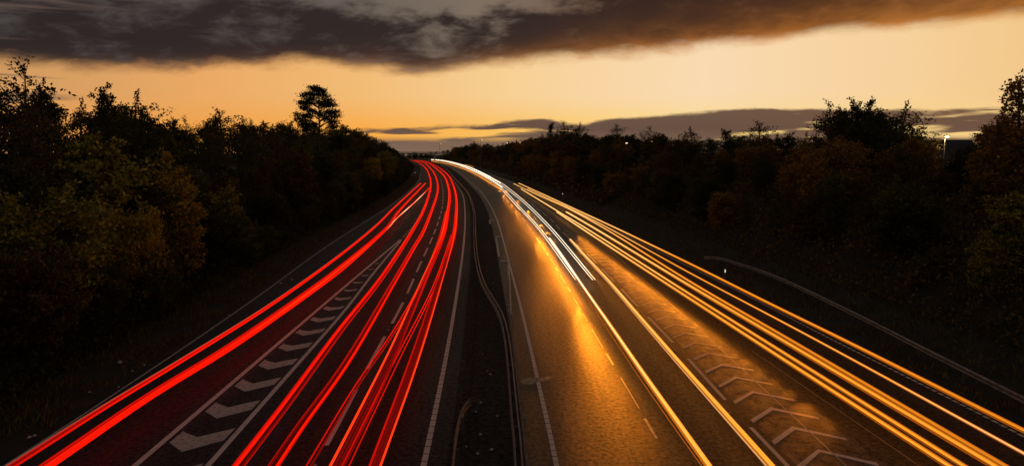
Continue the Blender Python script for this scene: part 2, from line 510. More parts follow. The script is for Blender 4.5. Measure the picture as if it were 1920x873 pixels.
# right carriageway
line('edge_line', RE, 0.17, 5, 520, road_r, 'paint', ribs=0.5)
line('edge_line', RR, 0.15, 0, 520, road_r, 'paint', ribs=0.45, gap=0.12)
for k in range(-1, 30):
    a = 20.6 + 9 * k
    if k in (0, 1, 2, 3, 4, 5, 6, 7):
        dash('lane_dash', RD, 0.11, a + 4.9, a + 6.9, road_r, 'paint_worn'); dash('lane_dash', RD, 0.05, a + 8.0, a + 12.0, road_r, 'paint_worn')
    else:
        dash('lane_dash', RD, 0.13, a + 1, a + 7, road_r, 'paint_worn')
    if a < 150:
        dash('hatch_dash', HD, 0.16, a, a + 6, road_r)
        if k < 8: stud(HD, a + 7.5, road_r, -0.3)
HX = Curve([(12.4, 15), (12.1, 25), (11.3, 35), (10.6, 45), (9.6, 60), (8.2, 80), (6.8, 95), (6.2, 102)])   # outer edge of the coarse hatched surfacing
patch = structure(link('hatched_surfacing', mesh('hatched_surfacing', *strip(off(HD, 0.28), lambda Y: HX(Y) + 0.10 * math.sin(Y * 2.3) + 0.08 * math.sin(Y * 5.7), list(np.arange(8, 101, 0.7)), 0.003), [M['coarse']]), road_r))
for k in range(-4, 33):
    y0 = 24.96 + 2.07 * k
    xl, xr = HD(y0) + 0.25, HX(y0) - 0.25
    w = xr - xl
    if w < 0.5: continue
    xa = xl + w * (0.46 if k < 6 else .42)
    t = 0.22; f = max(0.45, w / 2.7)
    jj = [rng.uniform(-.04, .04) for _ in range(6)]
    vs = [(xl, y0, .0075), (xa, y0 + 1.42*f + jj[0], .0075), (xr, y0 + .35*f + jj[1], .0075), (xr + .03, y0 + .35*f + t + jj[2], .0075), (xa + .02, y0 + 1.42*f + t*1.3 + jj[3], .0075), (xl + .01, y0 + t*1.5, .0075)]
    marking('chevron_mark', vs, [(0, 1, 4, 5), (1, 2, 3, 4)], road_r, 'paint' if k < 5 else 'paint_worn')
TH = Curve([(10.9, 20), (10.87, 23.2), (10.55, 45.1), (9.5, 85.7)])
line('overband_line', TH, 0.045, 10, 88, road_r, 'paint_worn', z=0.012)
TH2 = Curve([(ground(1720, 870)[0], ground(1720, 870)[1]), ground(1465, 695)])
line('overband_line', TH2, 0.03, 18, 37, road_r, 'paint_worn', z=0.006)
# smear of pale paint across the median edge line
vs = []; cxy = [(-.55, .0), (-.42, .22), (-.1, .30), (.2, .36), (.55, .33), (1.05, .5), (1.18, .38), (.95, .18), (.5, .0), (.25, -.06), (.05, -.2), (-.25, -.22), (-.5, -.16)]
gx, gy = ground(995, 715)
marking('paint_smear', [(gx + a * 0.85, gy + b * 1.7, .008) for a, b in cxy], [tuple(range(len(cxy)))], road_r, 'smear')


def box_vs(x0, x1, y0, y1, z0, z1):
    return ([(x0, y0, z0), (x1, y0, z0), (x1, y1, z0), (x0, y1, z0), (x0, y0, z1), (x1, y0, z1), (x1, y1, z1), (x0, y1, z1)],
            [(3, 2, 1, 0), (4, 5, 6, 7), (0, 1, 5, 4), (1, 2, 6, 5), (2, 3, 7, 6), (3, 0, 4, 7)])


# concrete edging strips of the reservation, broken into lengths
def edging(c, w, y0, y1, z, jag=0.0, parent=None, m='concrete', name='edging'):
    vs, fs = [], []
    n = max(2, int((y1 - y0) / 0.5))
    for i in range(n + 1):
        y = y0 + (y1 - y0) * i / n
        a, b = c(y) - w/2 + rng.uniform(-jag, jag), c(y) + w/2 + rng.uniform(-jag, jag) * .3
        vs += [(a, y, 0.0), (a + .02, y, z), (b - .02, y, z), (b, y, 0.0)]
        if i:
            k = 4 * (i - 1)
            fs += [(k, k+1, k+5, k+4), (k+1, k+2, k+6, k+5), (k+2, k+3, k+7, k+6)]
    fs += [(0, 3, 2, 1), tuple(len(vs) - 4 + q for q in range(4))]
    return link(name, mesh(name, vs, fs, [M[m]]), parent)


KX = Curve([ground(989, 873), ground(976, 763), ground(957, 600), ground(953, 487)])
y = 8.0
while y < 58:
    edging(KX, 0.13, y, y + 2.9, 0.07, 0.01, reserve, 'concrete', 'edging'); y += 3.0
for p, q in (((953, 486), (957, 592)), ((930, 443), (936, 482)), ((918, 412), (919, 420))):
    a, b = ground(*p), ground(*q)
    edging(Curve([a, b]), 0.20, b[1] + .2, a[1], 0.05, 0.06, reserve, 'paint_worn', 'slab_edge')
for p, q in (((938, 489), (953, 485)), ((929, 443), (940, 440)), ((918, 412), (928, 410))):
    a, b = ground(*p), ground(*q)
    v_, f_ = box_vs(min(a[0], b[0]), max(a[0], b[0]), a[1] - .3, a[1] + .3, 0.0, 0.02)
    link('slab_edge', mesh('slab_edge', v_, f_, [M['paint_worn']]), reserve)
LK = off(LM, 1.25)
y = 6.0
while y < 70:
    edging(LK, 0.14, y, y + 2.9, 0.09, 0.01, reserve, 'reserve', 'edging'); y += 3.0


# ------------------------------------------------------------------ swept things: barriers and light streaks
def spline(pts, step=1.2):
    """Catmull-Rom through 3-D points, resampled"""
    P = [np.array(p, float) for p in pts]
    P = [2 * P[0] - P[1]] + P + [2 * P[-1] - P[-2]]
    out = []
    for i in range(1, len(P) - 2):
        p0, p1, p2, p3 = P[i-1:i+3]
        d = [max(1e-6, np.linalg.norm(b - a) ** 0.5) for a, b in ((p0, p1), (p1, p2), (p2, p3))]
        t0, t1 = 0, d[0]; t2 = t1 + d[1]; t3 = t2 + d[2]
        n = max(2, min(40, int(np.linalg.norm(p2 - p1) / step)))
        for t in np.linspace(t1, t2, n, endpoint=False):
            a1 = (t1 - t)/(t1 - t0)*p0 + (t - t0)/(t1 - t0)*p1; a2 = (t2 - t)/(t2 - t1)*p1 + (t - t1)/(t2 - t1)*p2
            a3 = (t3 - t)/(t3 - t2)*p2 + (t - t2)/(t3 - t2)*p3
            b1 = (t2 - t)/(t2 - t0)*a1 + (t - t0)/(t2 - t0)*a2; b2 = (t3 - t)/(t3 - t1)*a2 + (t - t1)/(t3 - t1)*a3
            out.append((t2 - t)/(t2 - t1)*b1 + (t - t1)/(t2 - t1)*b2)
    out.append(P[-2])
    return np.array(out)


def sweep(path, prof, closed=True):
    """profile (side, up) points swept along a path"""
    n, k = len(path), len(prof)
    tan = np.gradient(path, axis=0); tan /= np.linalg.norm(tan, axis=1)[:, None]
    side = np.stack([tan[:, 1], -tan[:, 0], np.zeros(n)], 1); side /= np.linalg.norm(side, axis=1)[:, None] + 1e-9
    up = np.cross(side, tan)
    vs = []
    for i in range(n):
        for a, b in (prof[i] if isinstance(prof[0][0], (tuple, list)) else prof):
            vs.append(path[i] + side[i] * a + up[i] * b)
    if isinstance(prof[0][0], (tuple, list)): k = len(prof[0])
    fs = []
    for i in range(n - 1):
        for j in range(k if closed else k - 1):
            fs.append((i*k + j, i*k + (j+1) % k, (i+1)*k + (j+1) % k, (i+1)*k + j))
    if closed: fs += [tuple(range(k))[::-1], tuple((n-1)*k + j for j in range(k))]
    return vs, fs


WB = [(0, -.155), (.03, -.13), (.055, -.09), (.055, -.06), (.01, -.02), (.01, .02), (.055, .06), (.055, .09), (.03, .13), (0, .155), (-.012, .15), (.015, .11), (.035, .085), (.035, .065), (-.01, .03),
      (-.01, -.03), (.035, -.065), (.035, -.085), (.015, -.11), (-.012, -.15)]


def barrier(label, path_pts, sides, spacing, group):
    path = spline(path_pts, 0.9)
    base = (path[0][0], path[0][1], 0)
    t = thing('crash_barrier', label, 'crash barrier', base, 0, group)
    B = np.array(base)
    for s in sides:
        prof = [(a * s + 0.09 * s, b) for a, b in (WB if s > 0 else WB[::-1])]
        v_, f_ = sweep(path - B, prof)
        link('beam', mesh('beam', v_, f_, [M['steel']]), t)
    acc, last = 0.0, None
    v_, f_ = box_vs(-.05, .05, -.055, .055, 0, 1)
    pm = mesh('post', v_, f_, [M['post']])
    for i in range(1, len(path)):
        acc += np.linalg.norm(path[i] - path[i-1])
        if acc >= spacing:
            acc = 0
            p = path[i] - B
            o = link('post', pm, t, (p[0], p[1], -0.02)); o.scale = (1, 1, path[i][2] + 0.12)
    return t


def gp(pts, z):
    return [(*ground(px, py, z), z) for px, py in pts]


bp = gp([(973, 873), (965, 780), (942, 600), (935, 580), (905, 530), (893, 480), (890, 430), (889, 397), (878, 363), (868, 350)], .65)
bp = [(0.35, 6, .65)] + [p for i, p in enumerate(bp) if i not in (3,)] + [(-16.5, 220, .65), (-25.5, 300, .65), (-37.5, 395, .65)]
barrier('long S-shaped steel crash barrier crossing the central reservation', bp, (1, -1), 3.2, None)
bq = gp([(856, 873), (860, 825), (867, 787), (874, 768), (880, 759)], .55)
bq = [(-1.7, 6, .6), (-1.72, 15, .6)] + bq + [(-1.45, 28.1, .45), (-1.25, 28.3, .25)]
barrier('short steel crash barrier with a hooked end in the central reservation', bq, (-1,), 2.4, None)
br = gp([(1920, 748), (1760, 668), (1600, 587), (1450, 517), (1380, 493.5), (1347, 484.5)], .62)
br = [(19.6, 5, .62), (19.75, 18, .62)] + br + [(*ground(1333, 483.8, .5), .5), (*ground(1322, 483.5, .36), .36)]
barrier('long straight steel crash barrier on the right verge beyond the orange light trails', br, (-1,), 3.2, None)

# ------------------------------------------------------------------ light streaks of the traffic
def lerp_color(stops, y):
    ys = [s[0] for s in stops]
    return [float(np.interp(y, ys, [s[1][k] for s in stops])) for k in range(3)]


RING = [(math.cos(a), math.sin(a)) for a in np.linspace(0, 2 * math.pi, 7)[:-1]]


def strand(parent, pts, r, color, dx=0.0, dz=0.0, z=0.75, base=None, r1=None, name='strand', y_end=None, near=True):
    """one thread of light; pts in photo pixels on the plane of the lamps or 3-D; color: rgb or [(Y, rgb), ...]"""
    P = [p if len(p) == 3 else (*ground(*p, z), z) for p in pts]
    if P[0][1] > P[-1][1]: P = P[::-1]
    if near:
        a, b = np.array(P[0]), np.array(P[1])
        P = [tuple(a + (a - b) / np.linalg.norm(a - b) * 12.0)] + P     # runs on under the bridge one stands on
    path = spline(P, 1.5)
    path[:, 0] += dx; path[:, 2] += dz
    ff = np.linspace(r * .8, (r1 or r) * .95, len(path))
    prof = [[(a * q, b * q) for a, b in RING] for q in ff]
    v_, f_ = sweep(path - base, prof)
    me = mesh('strand', v_, f_, [M['glow']], True)
    at = me.color_attributes.new('glow', 'FLOAT_COLOR', 'POINT')
    cols = []
    for p in path:
        c = lerp_color(color, p[1]) if isinstance(color[0], (tuple, list)) else color
        fl = 0.92 + 0.16 * mnoise.noise(Vector((p[1] * 0.08, r * 90, dx * 7)))
        cols += [c[0] * fl, c[1] * fl, c[2] * fl, 1.0] * 6
    at.data.foreach_set('color', cols)
    return link(name, me, parent), path


BEAM = (1.0, .27, .013)


def beam(parent, base, p, target, power, ang=60, col=(1, .60, .20)):
    """a lit headlamp pointing along the road"""
    d = bpy.data.lights.new('headlamp', 'SPOT'); d.energy = power; d.color = col
    d.spot_size = math.radians(ang); d.spot_blend = 1.0; d.shadow_soft_size = 0.0
    o = bpy.data.objects.new('headlamp', d); COL.objects.link(o); o.parent = parent
    o.location = Vector(p) - Vector(base)
    o.rotation_euler = (Vector(target) - Vector(p)).to_track_quat('-Z', 'Y').to_euler()


R1, R2, R3 = (1.25, .010, .002), (.62, .005, .002), (.17, .003, .002)
RB = (1.4, .055, .008)
TG, HG = 'red tail light trails', 'headlight trails'


def trail(name, label, specs, group, z, beams=()):
    first = specs[0][0]
    b = first[0] if len(first[0]) == 3 else (*ground(*first[0], z), z)
    base = np.array((b[0], b[1], 0.0))
    t = thing(name, label, 'light trail', tuple(base), 0, group)
    paths = []
    for s in specs:
        kw = s[3] if len(s) > 3 else {}
        kw = dict(z=z, **{k: v for k, v in kw.items() if k != 'z'}) if 'z' not in kw else kw
        paths.append(strand(t, s[0], s[1], s[2], base=base, **kw)[1])
    return t, base, paths


A_ = [(20, 873), (191, 765), (353, 667), (504, 573), (640, 476), (707, 421), (736, 392), (789, 343)]
B_ = [(86, 873), (282, 740), (428, 650), (590, 537), (640, 499), (727, 425), (745, 399), (798, 343)]
B2_ = [(97, 873), (292, 740), (436, 652), (597, 540), (648, 501), (731, 424), (741, 412), (776.7, 380), (805, 352.6)]
trail('tail_light_trail', 'red light trail on the far left slip road, the one next to the dark verge',
      [(A_, .035, [(20, (.5, .008, .01)), (32, R1)], dict(dx=-.08)), (A_, .06, [(20, R3), (38, R2), (80, R1)], dict(dz=-.02)), (A_, .045, [(20, R2), (30, R1)], dict(dx=.10, dz=-.02)), (A_, .012, (.35, .12, .06), dict(dx=-.17))], TG, .8)
trail('tail_light_trail', 'bright double red light trail on the left slip road, beside the white chevrons',
      [(B_, .06, R1), (B_, .03, [(20, R2), (60, R1)], dict(dx=-.17)), (B_, .012, R2, dict(dx=-.24)), (B_, .04, [(20, (.8, .006, .002)), (45, RB)], dict(dx=.10, dz=-.03)), (B_, .03, R3, dict(dx=-.10))], TG, .8)
trail('tail_light_trail', 'thin pinkish white and red light trail that joins the slip road beside the merge dots',
      [(B2_, .07, [(20, R1), (85, R1), (95, (1.6, .5, .25)), (101, (1.6, .12, .03)), (112, (1.7, .9, .55)), (124, (1.6, .2, .06)), (140, (1.7, .8, .45)), (160, R1)]),
       (B2_, .06, R1, dict(dx=-.1))], TG, .8)
C1 = [(448, 873), (535, 760), (640, 617), (709, 530), (754, 464), (769, 440), (793, 397), (805, 363), (808, 345), (806, 331), (800, 317.6), (791, 308.4), (781, 303), (770, 300)]
D1_ = [(512, 873), (560, 802), (644, 686), (737, 530), (776, 463), (791, 438), (808, 397), (819, 364), (820.5, 349), (818, 335), (812, 322), (802, 310.5), (793, 304.5), (776, 300.6)]
for pts, lab in ((C1, 'first red light trail right of the chevrons in the nearside lane'), (D1_, 'second red light trail right of the chevrons, its brighter edge on the right')):
    L = pts is C1
    trail('tail_light_trail', lab, [(pts, .065, R1, dict(dx=-.10 if L else .12)), (pts, .055, [(20, (.06, .002, .002)), (45, R3), (75, R2), (120, R1)], dict(dx=.02)), (pts, .04, [(20, R3), (50, R2), (70, R1)], dict(dx=.12 if L else -.10)), (pts, .014, [(20, R2), (60, R1)], dict(dx=.17 if L else -.16)),
                                    (pts, .03, [(20, R2), (60, R1), (90, RB)], dict(dx=-.18 if L else .2, dz=.03))], TG, .8)
E1 = [(619, 873), (665, 785), (729, 659), (788, 530), (828, 440), (837.4, 397), (841.4, 368.6), (839.5, 350), (832, 330), (818.5, 316.8), (805, 306.8), (793.5, 302.6), (779, 300.4)]
E2 = [(645, 873), (717, 726), (796, 530), (831, 440), (839.5, 397), (843, 368.6), (841, 350), (833.5, 330)]
E3 = [(574, 873), (666, 722), (736.7, 620), (784, 538), (822, 448), (835, 397)]
F1 = [(693, 873), (768, 675), (817, 533), (848, 440), (853.5, 397), (853.5, 368.6), (849.5, 350), (840, 329), (827, 316.8), (810, 306.8), (797.6, 302), (786, 300.3)]
F2 = [(713, 873), (780, 687), (827, 533), (852, 440), (857, 397), (856.5, 372), (852, 350)]
F3 = [(641, 873), (744.5, 667), (811, 538), (846, 440)]
F4 = [(654, 873), (752, 667), (815, 538), (848, 440)]
trail('tail_light_trail', 'wide red light trail hugging the lane dashes, bright on its left edge',
      [(E1, .06, RB), (E2, .05, [(20, R3), (45, R2), (80, R1)]), (E1, .06, [(20, R3), (60, R3), (85, R1)], dict(dx=.12, dz=-.03)), (E1, .06, [(20, R3), (60, R3), (85, R1)], dict(dx=.25, dz=-.03)),
       (E1, .05, [(20, R3), (60, R2), (85, R1)], dict(dx=.36, dz=-.03))], TG, .8)
trail('tail_light_trail', 'thin red light trail that crosses the lane dashes',
      [(E3, .035, [(20, R2), (50, R1), (80, R1)]), (E3, .045, [(20, R3), (80, R1)], dict(dx=.14))], TG, .8)
trail('tail_light_trail', 'rightmost wide dark red light trail with one bright right edge',
      [(F2, .045, RB), (F1, .05, [(20, R2), (60, R2), (85, R1)]), (F1, .06, [(20, R3), (60, R3), (85, R1)], dict(dx=.1, dz=-.03)), (F1, .06, [(20, R3), (60, R3), (85, R1)], dict(dx=.21, dz=-.03)),
       (F1, .055, [(20, R3), (60, R2), (85, R1)], dict(dx=.32, dz=-.03))], TG, .8)
trail('tail_light_trail', 'pair of hair-thin red lines between the two wide red trails',
      [(F3, .035, [(20, R2), (50, R1)]), (F4, .03, [(20, R2), (50, R1)])], TG, .8)

W1, Y1, O1, O2 = (1.9, 1.65, 1.25), (1.6, .95, .33), (1.25, .44, .035), (.62, .15, .008)
G_ = [(1083.5, 524), (1014.5, 430), (977.8, 390.7), (940, 351), (920, 337), (898, 325), (885.5, 319.5), (860, 309.3), (835, 302.5), (822, 300.3), (809, 299.3)]
G_n = [(1079, 524), (1010, 430), (974, 391), (938, 352.5)]
Hh = [(1116, 524), (1037, 430), (985.8, 379), (940, 343), (920, 332), (900, 322), (885.5, 315.5), (860, 307), (835, 301.2), (822, 299.6), (809, 298.8)]
Hn = [(1111, 524), (1032, 430), (982, 380), (937, 344)]
GO = [(940, 354), (920, 342), (900, 330), (880, 320), (860, 312.5), (835, 305.5), (809, 301.5)]
cw = [(50, Y1), (60, W1), (600, W1)]
t, base, ps = trail('headlight_trail', 'white double headlight trail nearest the median, ending abruptly beside the lit asphalt',
      [(G_, .04, cw, dict(near=False)), (G_n, .035, cw, dict(near=False)), (GO, .16, (1.3, .40, .03), dict(near=False, dz=-.25)), (G_[2:], .09, (1.4, .5, .06), dict(near=False, dx=-.3, dz=-.2)),
       (G_[3:], .15, W1, dict(near=False, dx=.2))], HG, .65)
tA = (t, base)
G2C = Curve([ground(x_, y_, .65) for x_, y_ in ((1330, 873), (1209, 703), (1144, 609), (1083.5, 524), (1014.5, 430), (977.8, 390.7), (940, 351), (898, 325), (860, 309.3))])
t, base, ps = trail('headlight_trail', 'white double headlight trail with a blunt end between two longer yellow trails',
      [(Hh, .04, cw, dict(near=False)), (Hn, .035, cw, dict(near=False)), (Hh[3:], .15, W1, dict(near=False, dx=-.3)), (Hh[4:], .13, W1, dict(near=False, dx=.1)), (Hh[2:], .04, O2, dict(near=False, dx=.22))], HG, .65)
tB = (t, base)
G2 = [(1330, 873), (1280, 803), (1209, 703), (1144, 609), (1088, 529), (1052, 476), (1030, 446)]
G3 = [(1316, 873), (1266, 803), (1198, 706), (1136, 612), (1082, 531)]
H2 = [(1448, 873), (1280, 685), (1209, 604), (1144, 529), (1100, 482), (1069, 448)]
cy = [(20, (1.35, .50, .055)), (26, (1.4, .62, .09)), (40, (1.6, .95, .3)), (60, W1)]
tC = trail('headlight_trail', 'long yellow headlight trail running through the orange glow to the bottom of the photo',
      [(G2, .062, cy), (G2, .05, [(20, O1), (45, O1), (60, Y1)], dict(dx=.075, dz=-.02)), (G2, .045, O2, dict(dx=-.085, dz=-.03)), (G3, .014, O2)], HG, .65)
ch = [(20, (1.3, .46, .04)), (30, (1.35, .52, .06)), (50, (1.6, .8, .2)), (75, Y1)]
trail('headlight_trail', 'long yellow headlight trail just left of the dashes along the chevrons',
      [(H2, .065, ch), (H2, .05, O1, dict(dx=.08, dz=-.02)), (H2, .03, (.75, .35, .12), dict(dx=-.13, dz=-.05)), (H2, .04, O2, dict(dx=-.08, dz=-.03))], HG, .65)
I_ = [(1779, 873), (1417.5, 640), (1300, 564), (1093.5, 430), (1044, 397)]
J_ = [(1807, 873), (1436, 640), (1300, 555), (1102.7, 430), (1043, 394), (977, 354)]
K_ = [(1865, 873), (1471, 640), (1300, 539.4), (1118.7, 430), (1062, 397)]
K2 = [(1885, 873), (1487.6, 640), (1300, 531), (1137, 430), (1066, 391), (1008.7, 365.5), (963, 344)]
M_ = [(1920, 849), (1537, 640), (1300, 514.6), (1148, 431), (1066, 389), (1020, 368), (989, 353.5)]
N_ = [(1920, 806.5), (1588.6, 640), (1444, 569), (1300, 497), (1182, 440), (1157.7, 428.5), (1066, 386), (1031.7, 370), (972.7, 343.2)]
cs = [(20, (1.25, .42, .028)), (45, (1.3, .5, .05)), (65, (1.5, .78, .19)), (100, (1.7, 1.15, .5)), (200, (1.7, 1.2, .55))]
co = [(20, (.85, .25, .012)), (40, (1.1, .34, .02)), (65, O1), (100, Y1), (200, Y1)]
cm = [(20, (1.5, .70, .28)), (30, (1.3, .5, .08)), (60, O1), (100, Y1), (200, Y1)]
slip = []
for pts, col, r, lab in ((I_, cs, .06, 'lowest of the orange headlight trails on the right-hand slip road'),
                         (J_, cs, .055, 'second orange headlight trail from the left on the right-hand slip road'),
                         (K_, cs, .075, 'thick soft orange headlight trail in the middle of the right-hand slip road'),
                         (K2, co, .05, 'narrow dark orange headlight trail just right of the thick soft one'),
                         (M_, cm, .035, 'thin headlight trail with a pinkish core left of the outer white edge line'),
                         (N_, co, .06, 'outermost soft orange headlight trail along the white edge line of the slip road')):
    slip.append(trail('headlight_trail', lab, [(pts, r, col), (pts, r * .8, [(20, O2), (60, O2), (110, O1)], dict(dx=r * 1.3, dz=-.02)), (pts, r * .7, [(20, (.3, .06, .004)), (60, O2), (110, O1)], dict(dx=-r * 1.25, dz=-.03)),
                                               (pts, r * .35, O2, dict(dx=r * 2.4))], HG, .65))
trail('headlight_trail', 'short isolated yellow light streak beside the far bend', [([(888, 313), (880, 310.6), (872, 308.3)], .09, O1, dict(near=False))], HG, .65)

# the lamps that drew those streaks light the road in front of them
def lamps(t, base, path, ys, aim, power, dx=0.0, ang=11):
    for k, Yb in enumerate(ys):
        p = path[int(np.argmin(abs(path[:, 1] - Yb)))]
        beam(t, base, p + np.array((dx, -.1, -.07)), aim(p), power(Yb), ang, BEAM)


flat = lambda pts: spline([(*ground(*p, .62), .62) for p in pts], 0.5)
near_ys = list(np.arange(53.5, 90, 2.6)) + list(np.arange(90, 130, 5)) + [138, 150, 165, 182]
lamps(*tA, flat(G_), near_ys, lambda p: (G2C(p[1] - 15) - .35, p[1] - 15, 0.0), lambda y: 2300 if y < 70 else 1500 if y < 95 else 800, -.45, 12.5)
lamps(*tB, flat(Hh), near_ys[14::2], lambda p: (G2C(p[1] - 20) - .2, p[1] - 20, .0), lambda y: 900)
t, base, ps = tC
lamps(t, base, ps[0], np.arange(51, 30, -2.6), lambda p: (p[0] - .75, p[1] - 14, 0.0), lambda y: 1700 * max(.12, min(1, (y - 28) / 15)), -.5, 13)
t, base, ps = slip[0]
lamps(t, base, ps[0], np.arange(47, 95, 2.4), lambda p: (HX(p[1] - 22) - .9, p[1] - 22, .12), lambda y: 3600 if y > 74 else 7000, -.3, 11)
lamps(t, base, ps[0], np.arange(28, 62, 1.3), lambda p: (HX(p[1] - 5) - 1.5, p[1] - 5, 0.0), lambda y: 22, -.5, 80)

# ------------------------------------------------------------------ trees
def tube(pts, radii, sides=5):
    """tapered limb as vertices and faces"""
    P = np.array(pts, float); n = len(P)
    tan = np.gradient(P, axis=0); tan /= np.linalg.norm(tan, axis=1)[:, None] + 1e-9
    ref = np.where(abs(tan[:, [2]]) > .9, np.array([[1., 0, 0]]), np.array([[0, 0, 1.]]))
    s = np.cross(tan, ref); s /= np.linalg.norm(s, axis=1)[:, None]
    u = np.cross(s, tan)
    vs, fs = [], []
    for i in range(n):
        for k in range(sides):
            a = 2 * math.pi * k / sides
            vs.append(P[i] + (s[i] * math.cos(a) + u[i] * math.sin(a)) * radii[i])
    for i in range(n - 1):
        for k in range(sides):
            fs.append((i*sides + k, i*sides + (k+1) % sides, (i+1)*sides + (k+1) % sides, (i+1)*sides + k))
    fs.append(tuple((n-1)*sides + k for k in range(sides)))
    return vs, fs


class Wood:
    def __init__(s): s.v, s.f = [], []
    def add(s, pts, radii, sides=5):
        v, f = tube(pts, radii, sides); k = len(s.v)
        s.v += v; s.f += [tuple(q + k for q in face) for face in f]


def leaf_mesh(name, centres, size, up=0.4, aspect=0.55, r=None):
    """one small folded-diamond leaf spray per centre"""
    r = r or nrg
    n = len(centres); C = np.array(centres)
    d = r.normal(size=(n, 3)); d[:, 2] += up; d /= np.linalg.norm(d, axis=1)[:, None]
    e = np.cross(d, r.normal(size=(n, 3))); e /= np.linalg.norm(e, axis=1)[:, None]
    L = (size * r.uniform(.55, 1.35, n))[:, None]
    q = np.stack([C, C + d * L * .5 + e * L * aspect * .5, C + d * L, C + d * L * .45 - e * L * aspect * .5], 1).reshape(-1, 3)
    me = bpy.data.meshes.new(name)
    me.vertices.add(4 * n); me.vertices.foreach_set('co', q.ravel())
    me.loops.add(4 * n); me.loops.foreach_set('vertex_index', np.arange(4 * n))
    me.polygons.add(n); me.polygons.foreach_set('loop_start', np.arange(0, 4 * n, 4)); me.polygons.foreach_set('loop_total', np.full(n, 4))
    me.materials.append(M['green']); me.update()
    return me


def make_tree(kind, seed):
    """a prototype 10 m tall, base at the origin: (wood mesh, leaf mesh)"""
    r = np.random.default_rng(seed); R = random.Random(seed)
    w = Wood(); H = 10.0
    cl = []                                                    # leaf clusters: (centre, radius, leaves)
    P = dict(round=dict(cb=.18, rad=3.4, nl=44, leaves=34, size=.27, sp=.42, rise=.5, pw=.55), tall=dict(cb=.14, rad=2.4, nl=46, leaves=34, size=.25, sp=.38, rise=.9, pw=.6),
             wispy=dict(cb=.20, rad=2.7, nl=34, leaves=17, size=.22, sp=.40, rise=1.1, pw=.7), bush=dict(cb=.02, rad=5.2, nl=52, leaves=36, size=.34, sp=.6, rise=.6, pw=.45),
             spire=dict(cb=.06, rad=2.2, nl=64, leaves=30, size=.22, sp=.26, rise=-.15, pw=1.0), upright=dict(cb=.05, rad=2.1, nl=44, leaves=30, size=.30, sp=.34, rise=1.7, pw=.6))[kind]
    lean = (R.uniform(-.5, .5), R.uniform(-.5, .5))
    tr = lambda t: np.array((lean[0] * t * t + .12 * math.sin(3 * t + seed), lean[1] * t * t + .12 * math.cos(2.3 * t + seed), t * H))
    top = .93
    w.add([tr(t) for t in np.linspace(0, top, 9)], [0.17 * (1 - t) ** .8 + .018 for t in np.linspace(0, 1, 9)], 7)
    lop = R.uniform(0, 6.28)
    for i in range(P['nl']):
        t = P['cb'] + (top - P['cb']) * (i + R.random()) / P['nl']
        a = i * 2.39996 + R.uniform(-.4, .4)
        s = (t - P['cb']) / (1 - P['cb'])
        env = (1 - s) ** P['pw'] if kind == 'spire' else (math.sin(math.pi * (.16 + .80 * s)) ** P['pw'])
        L = P['rad'] * env * R.uniform(.62, 1.16) * (1 + .16 * math.cos(a - lop))
        p0 = tr(t * (.86 if kind != 'spire' else 1)); dirv = np.array((math.cos(a), math.sin(a), P['rise'] * R.uniform(.5, 1.3)))
        dirv /= np.linalg.norm(dirv[:2]) + .4
        p2 = p0 + dirv * L; p1 = p0 + dirv * L * .5 + np.array((0, 0, -.08 * L))
        if p2[2] > H * .99: p2[2] = H * .99 - R.random() * .3
        w.add([p0, p1, p2], [.05 * (1 - t) + .022, .03, .010], 4)
        m = max(2, int(L * 2.0))
        for k in range(m):
            f = .35 + .7 * (k + R.random()) / m
            c = p0 + (p2 - p0) * f + r.normal(size=3) * .26 * np.array((1, 1, .8))
            if f > .5: w.add([p0 + (p2 - p0) * f * .8, c], [.014, .006], 3)
            cl.append((c, P['sp'] * R.uniform(.65, 1.2), int(P['leaves'] * R.uniform(.6, 1.3))))
    for k in range(7 if kind != 'bush' else 12):                # shoots that break the top outline
        a = R.random() * 6.28; q = tr(top * R.uniform(.8, 1.0)) if kind != 'bush' else np.array((math.cos(a) * R.uniform(.5, 4), math.sin(a) * R.uniform(.5, 4), R.uniform(7, 9)))
        e = q + np.array((math.cos(a) * R.uniform(.1, .7), math.sin(a) * R.uniform(.1, .7), R.uniform(.5, 1.1)))
        w.add([q, e], [.02, .006], 3)
        for f in (.4, .7, 1.0): cl.append((q + (e - q) * f, .15, 10 if kind != 'wispy' else 6))
    pts = []
    for c, sg, n in cl:
        g = r.normal(size=(n, 3)) * sg * np.array((.62, .62, .48))
        pts.append(c + g)
    pts = np.concatenate(pts); pts = pts[pts[:, 2] > .15]
    return mesh('trunk', w.v, w.f, [M['bark']], True), leaf_mesh('crown', pts, P['size'], r=r)


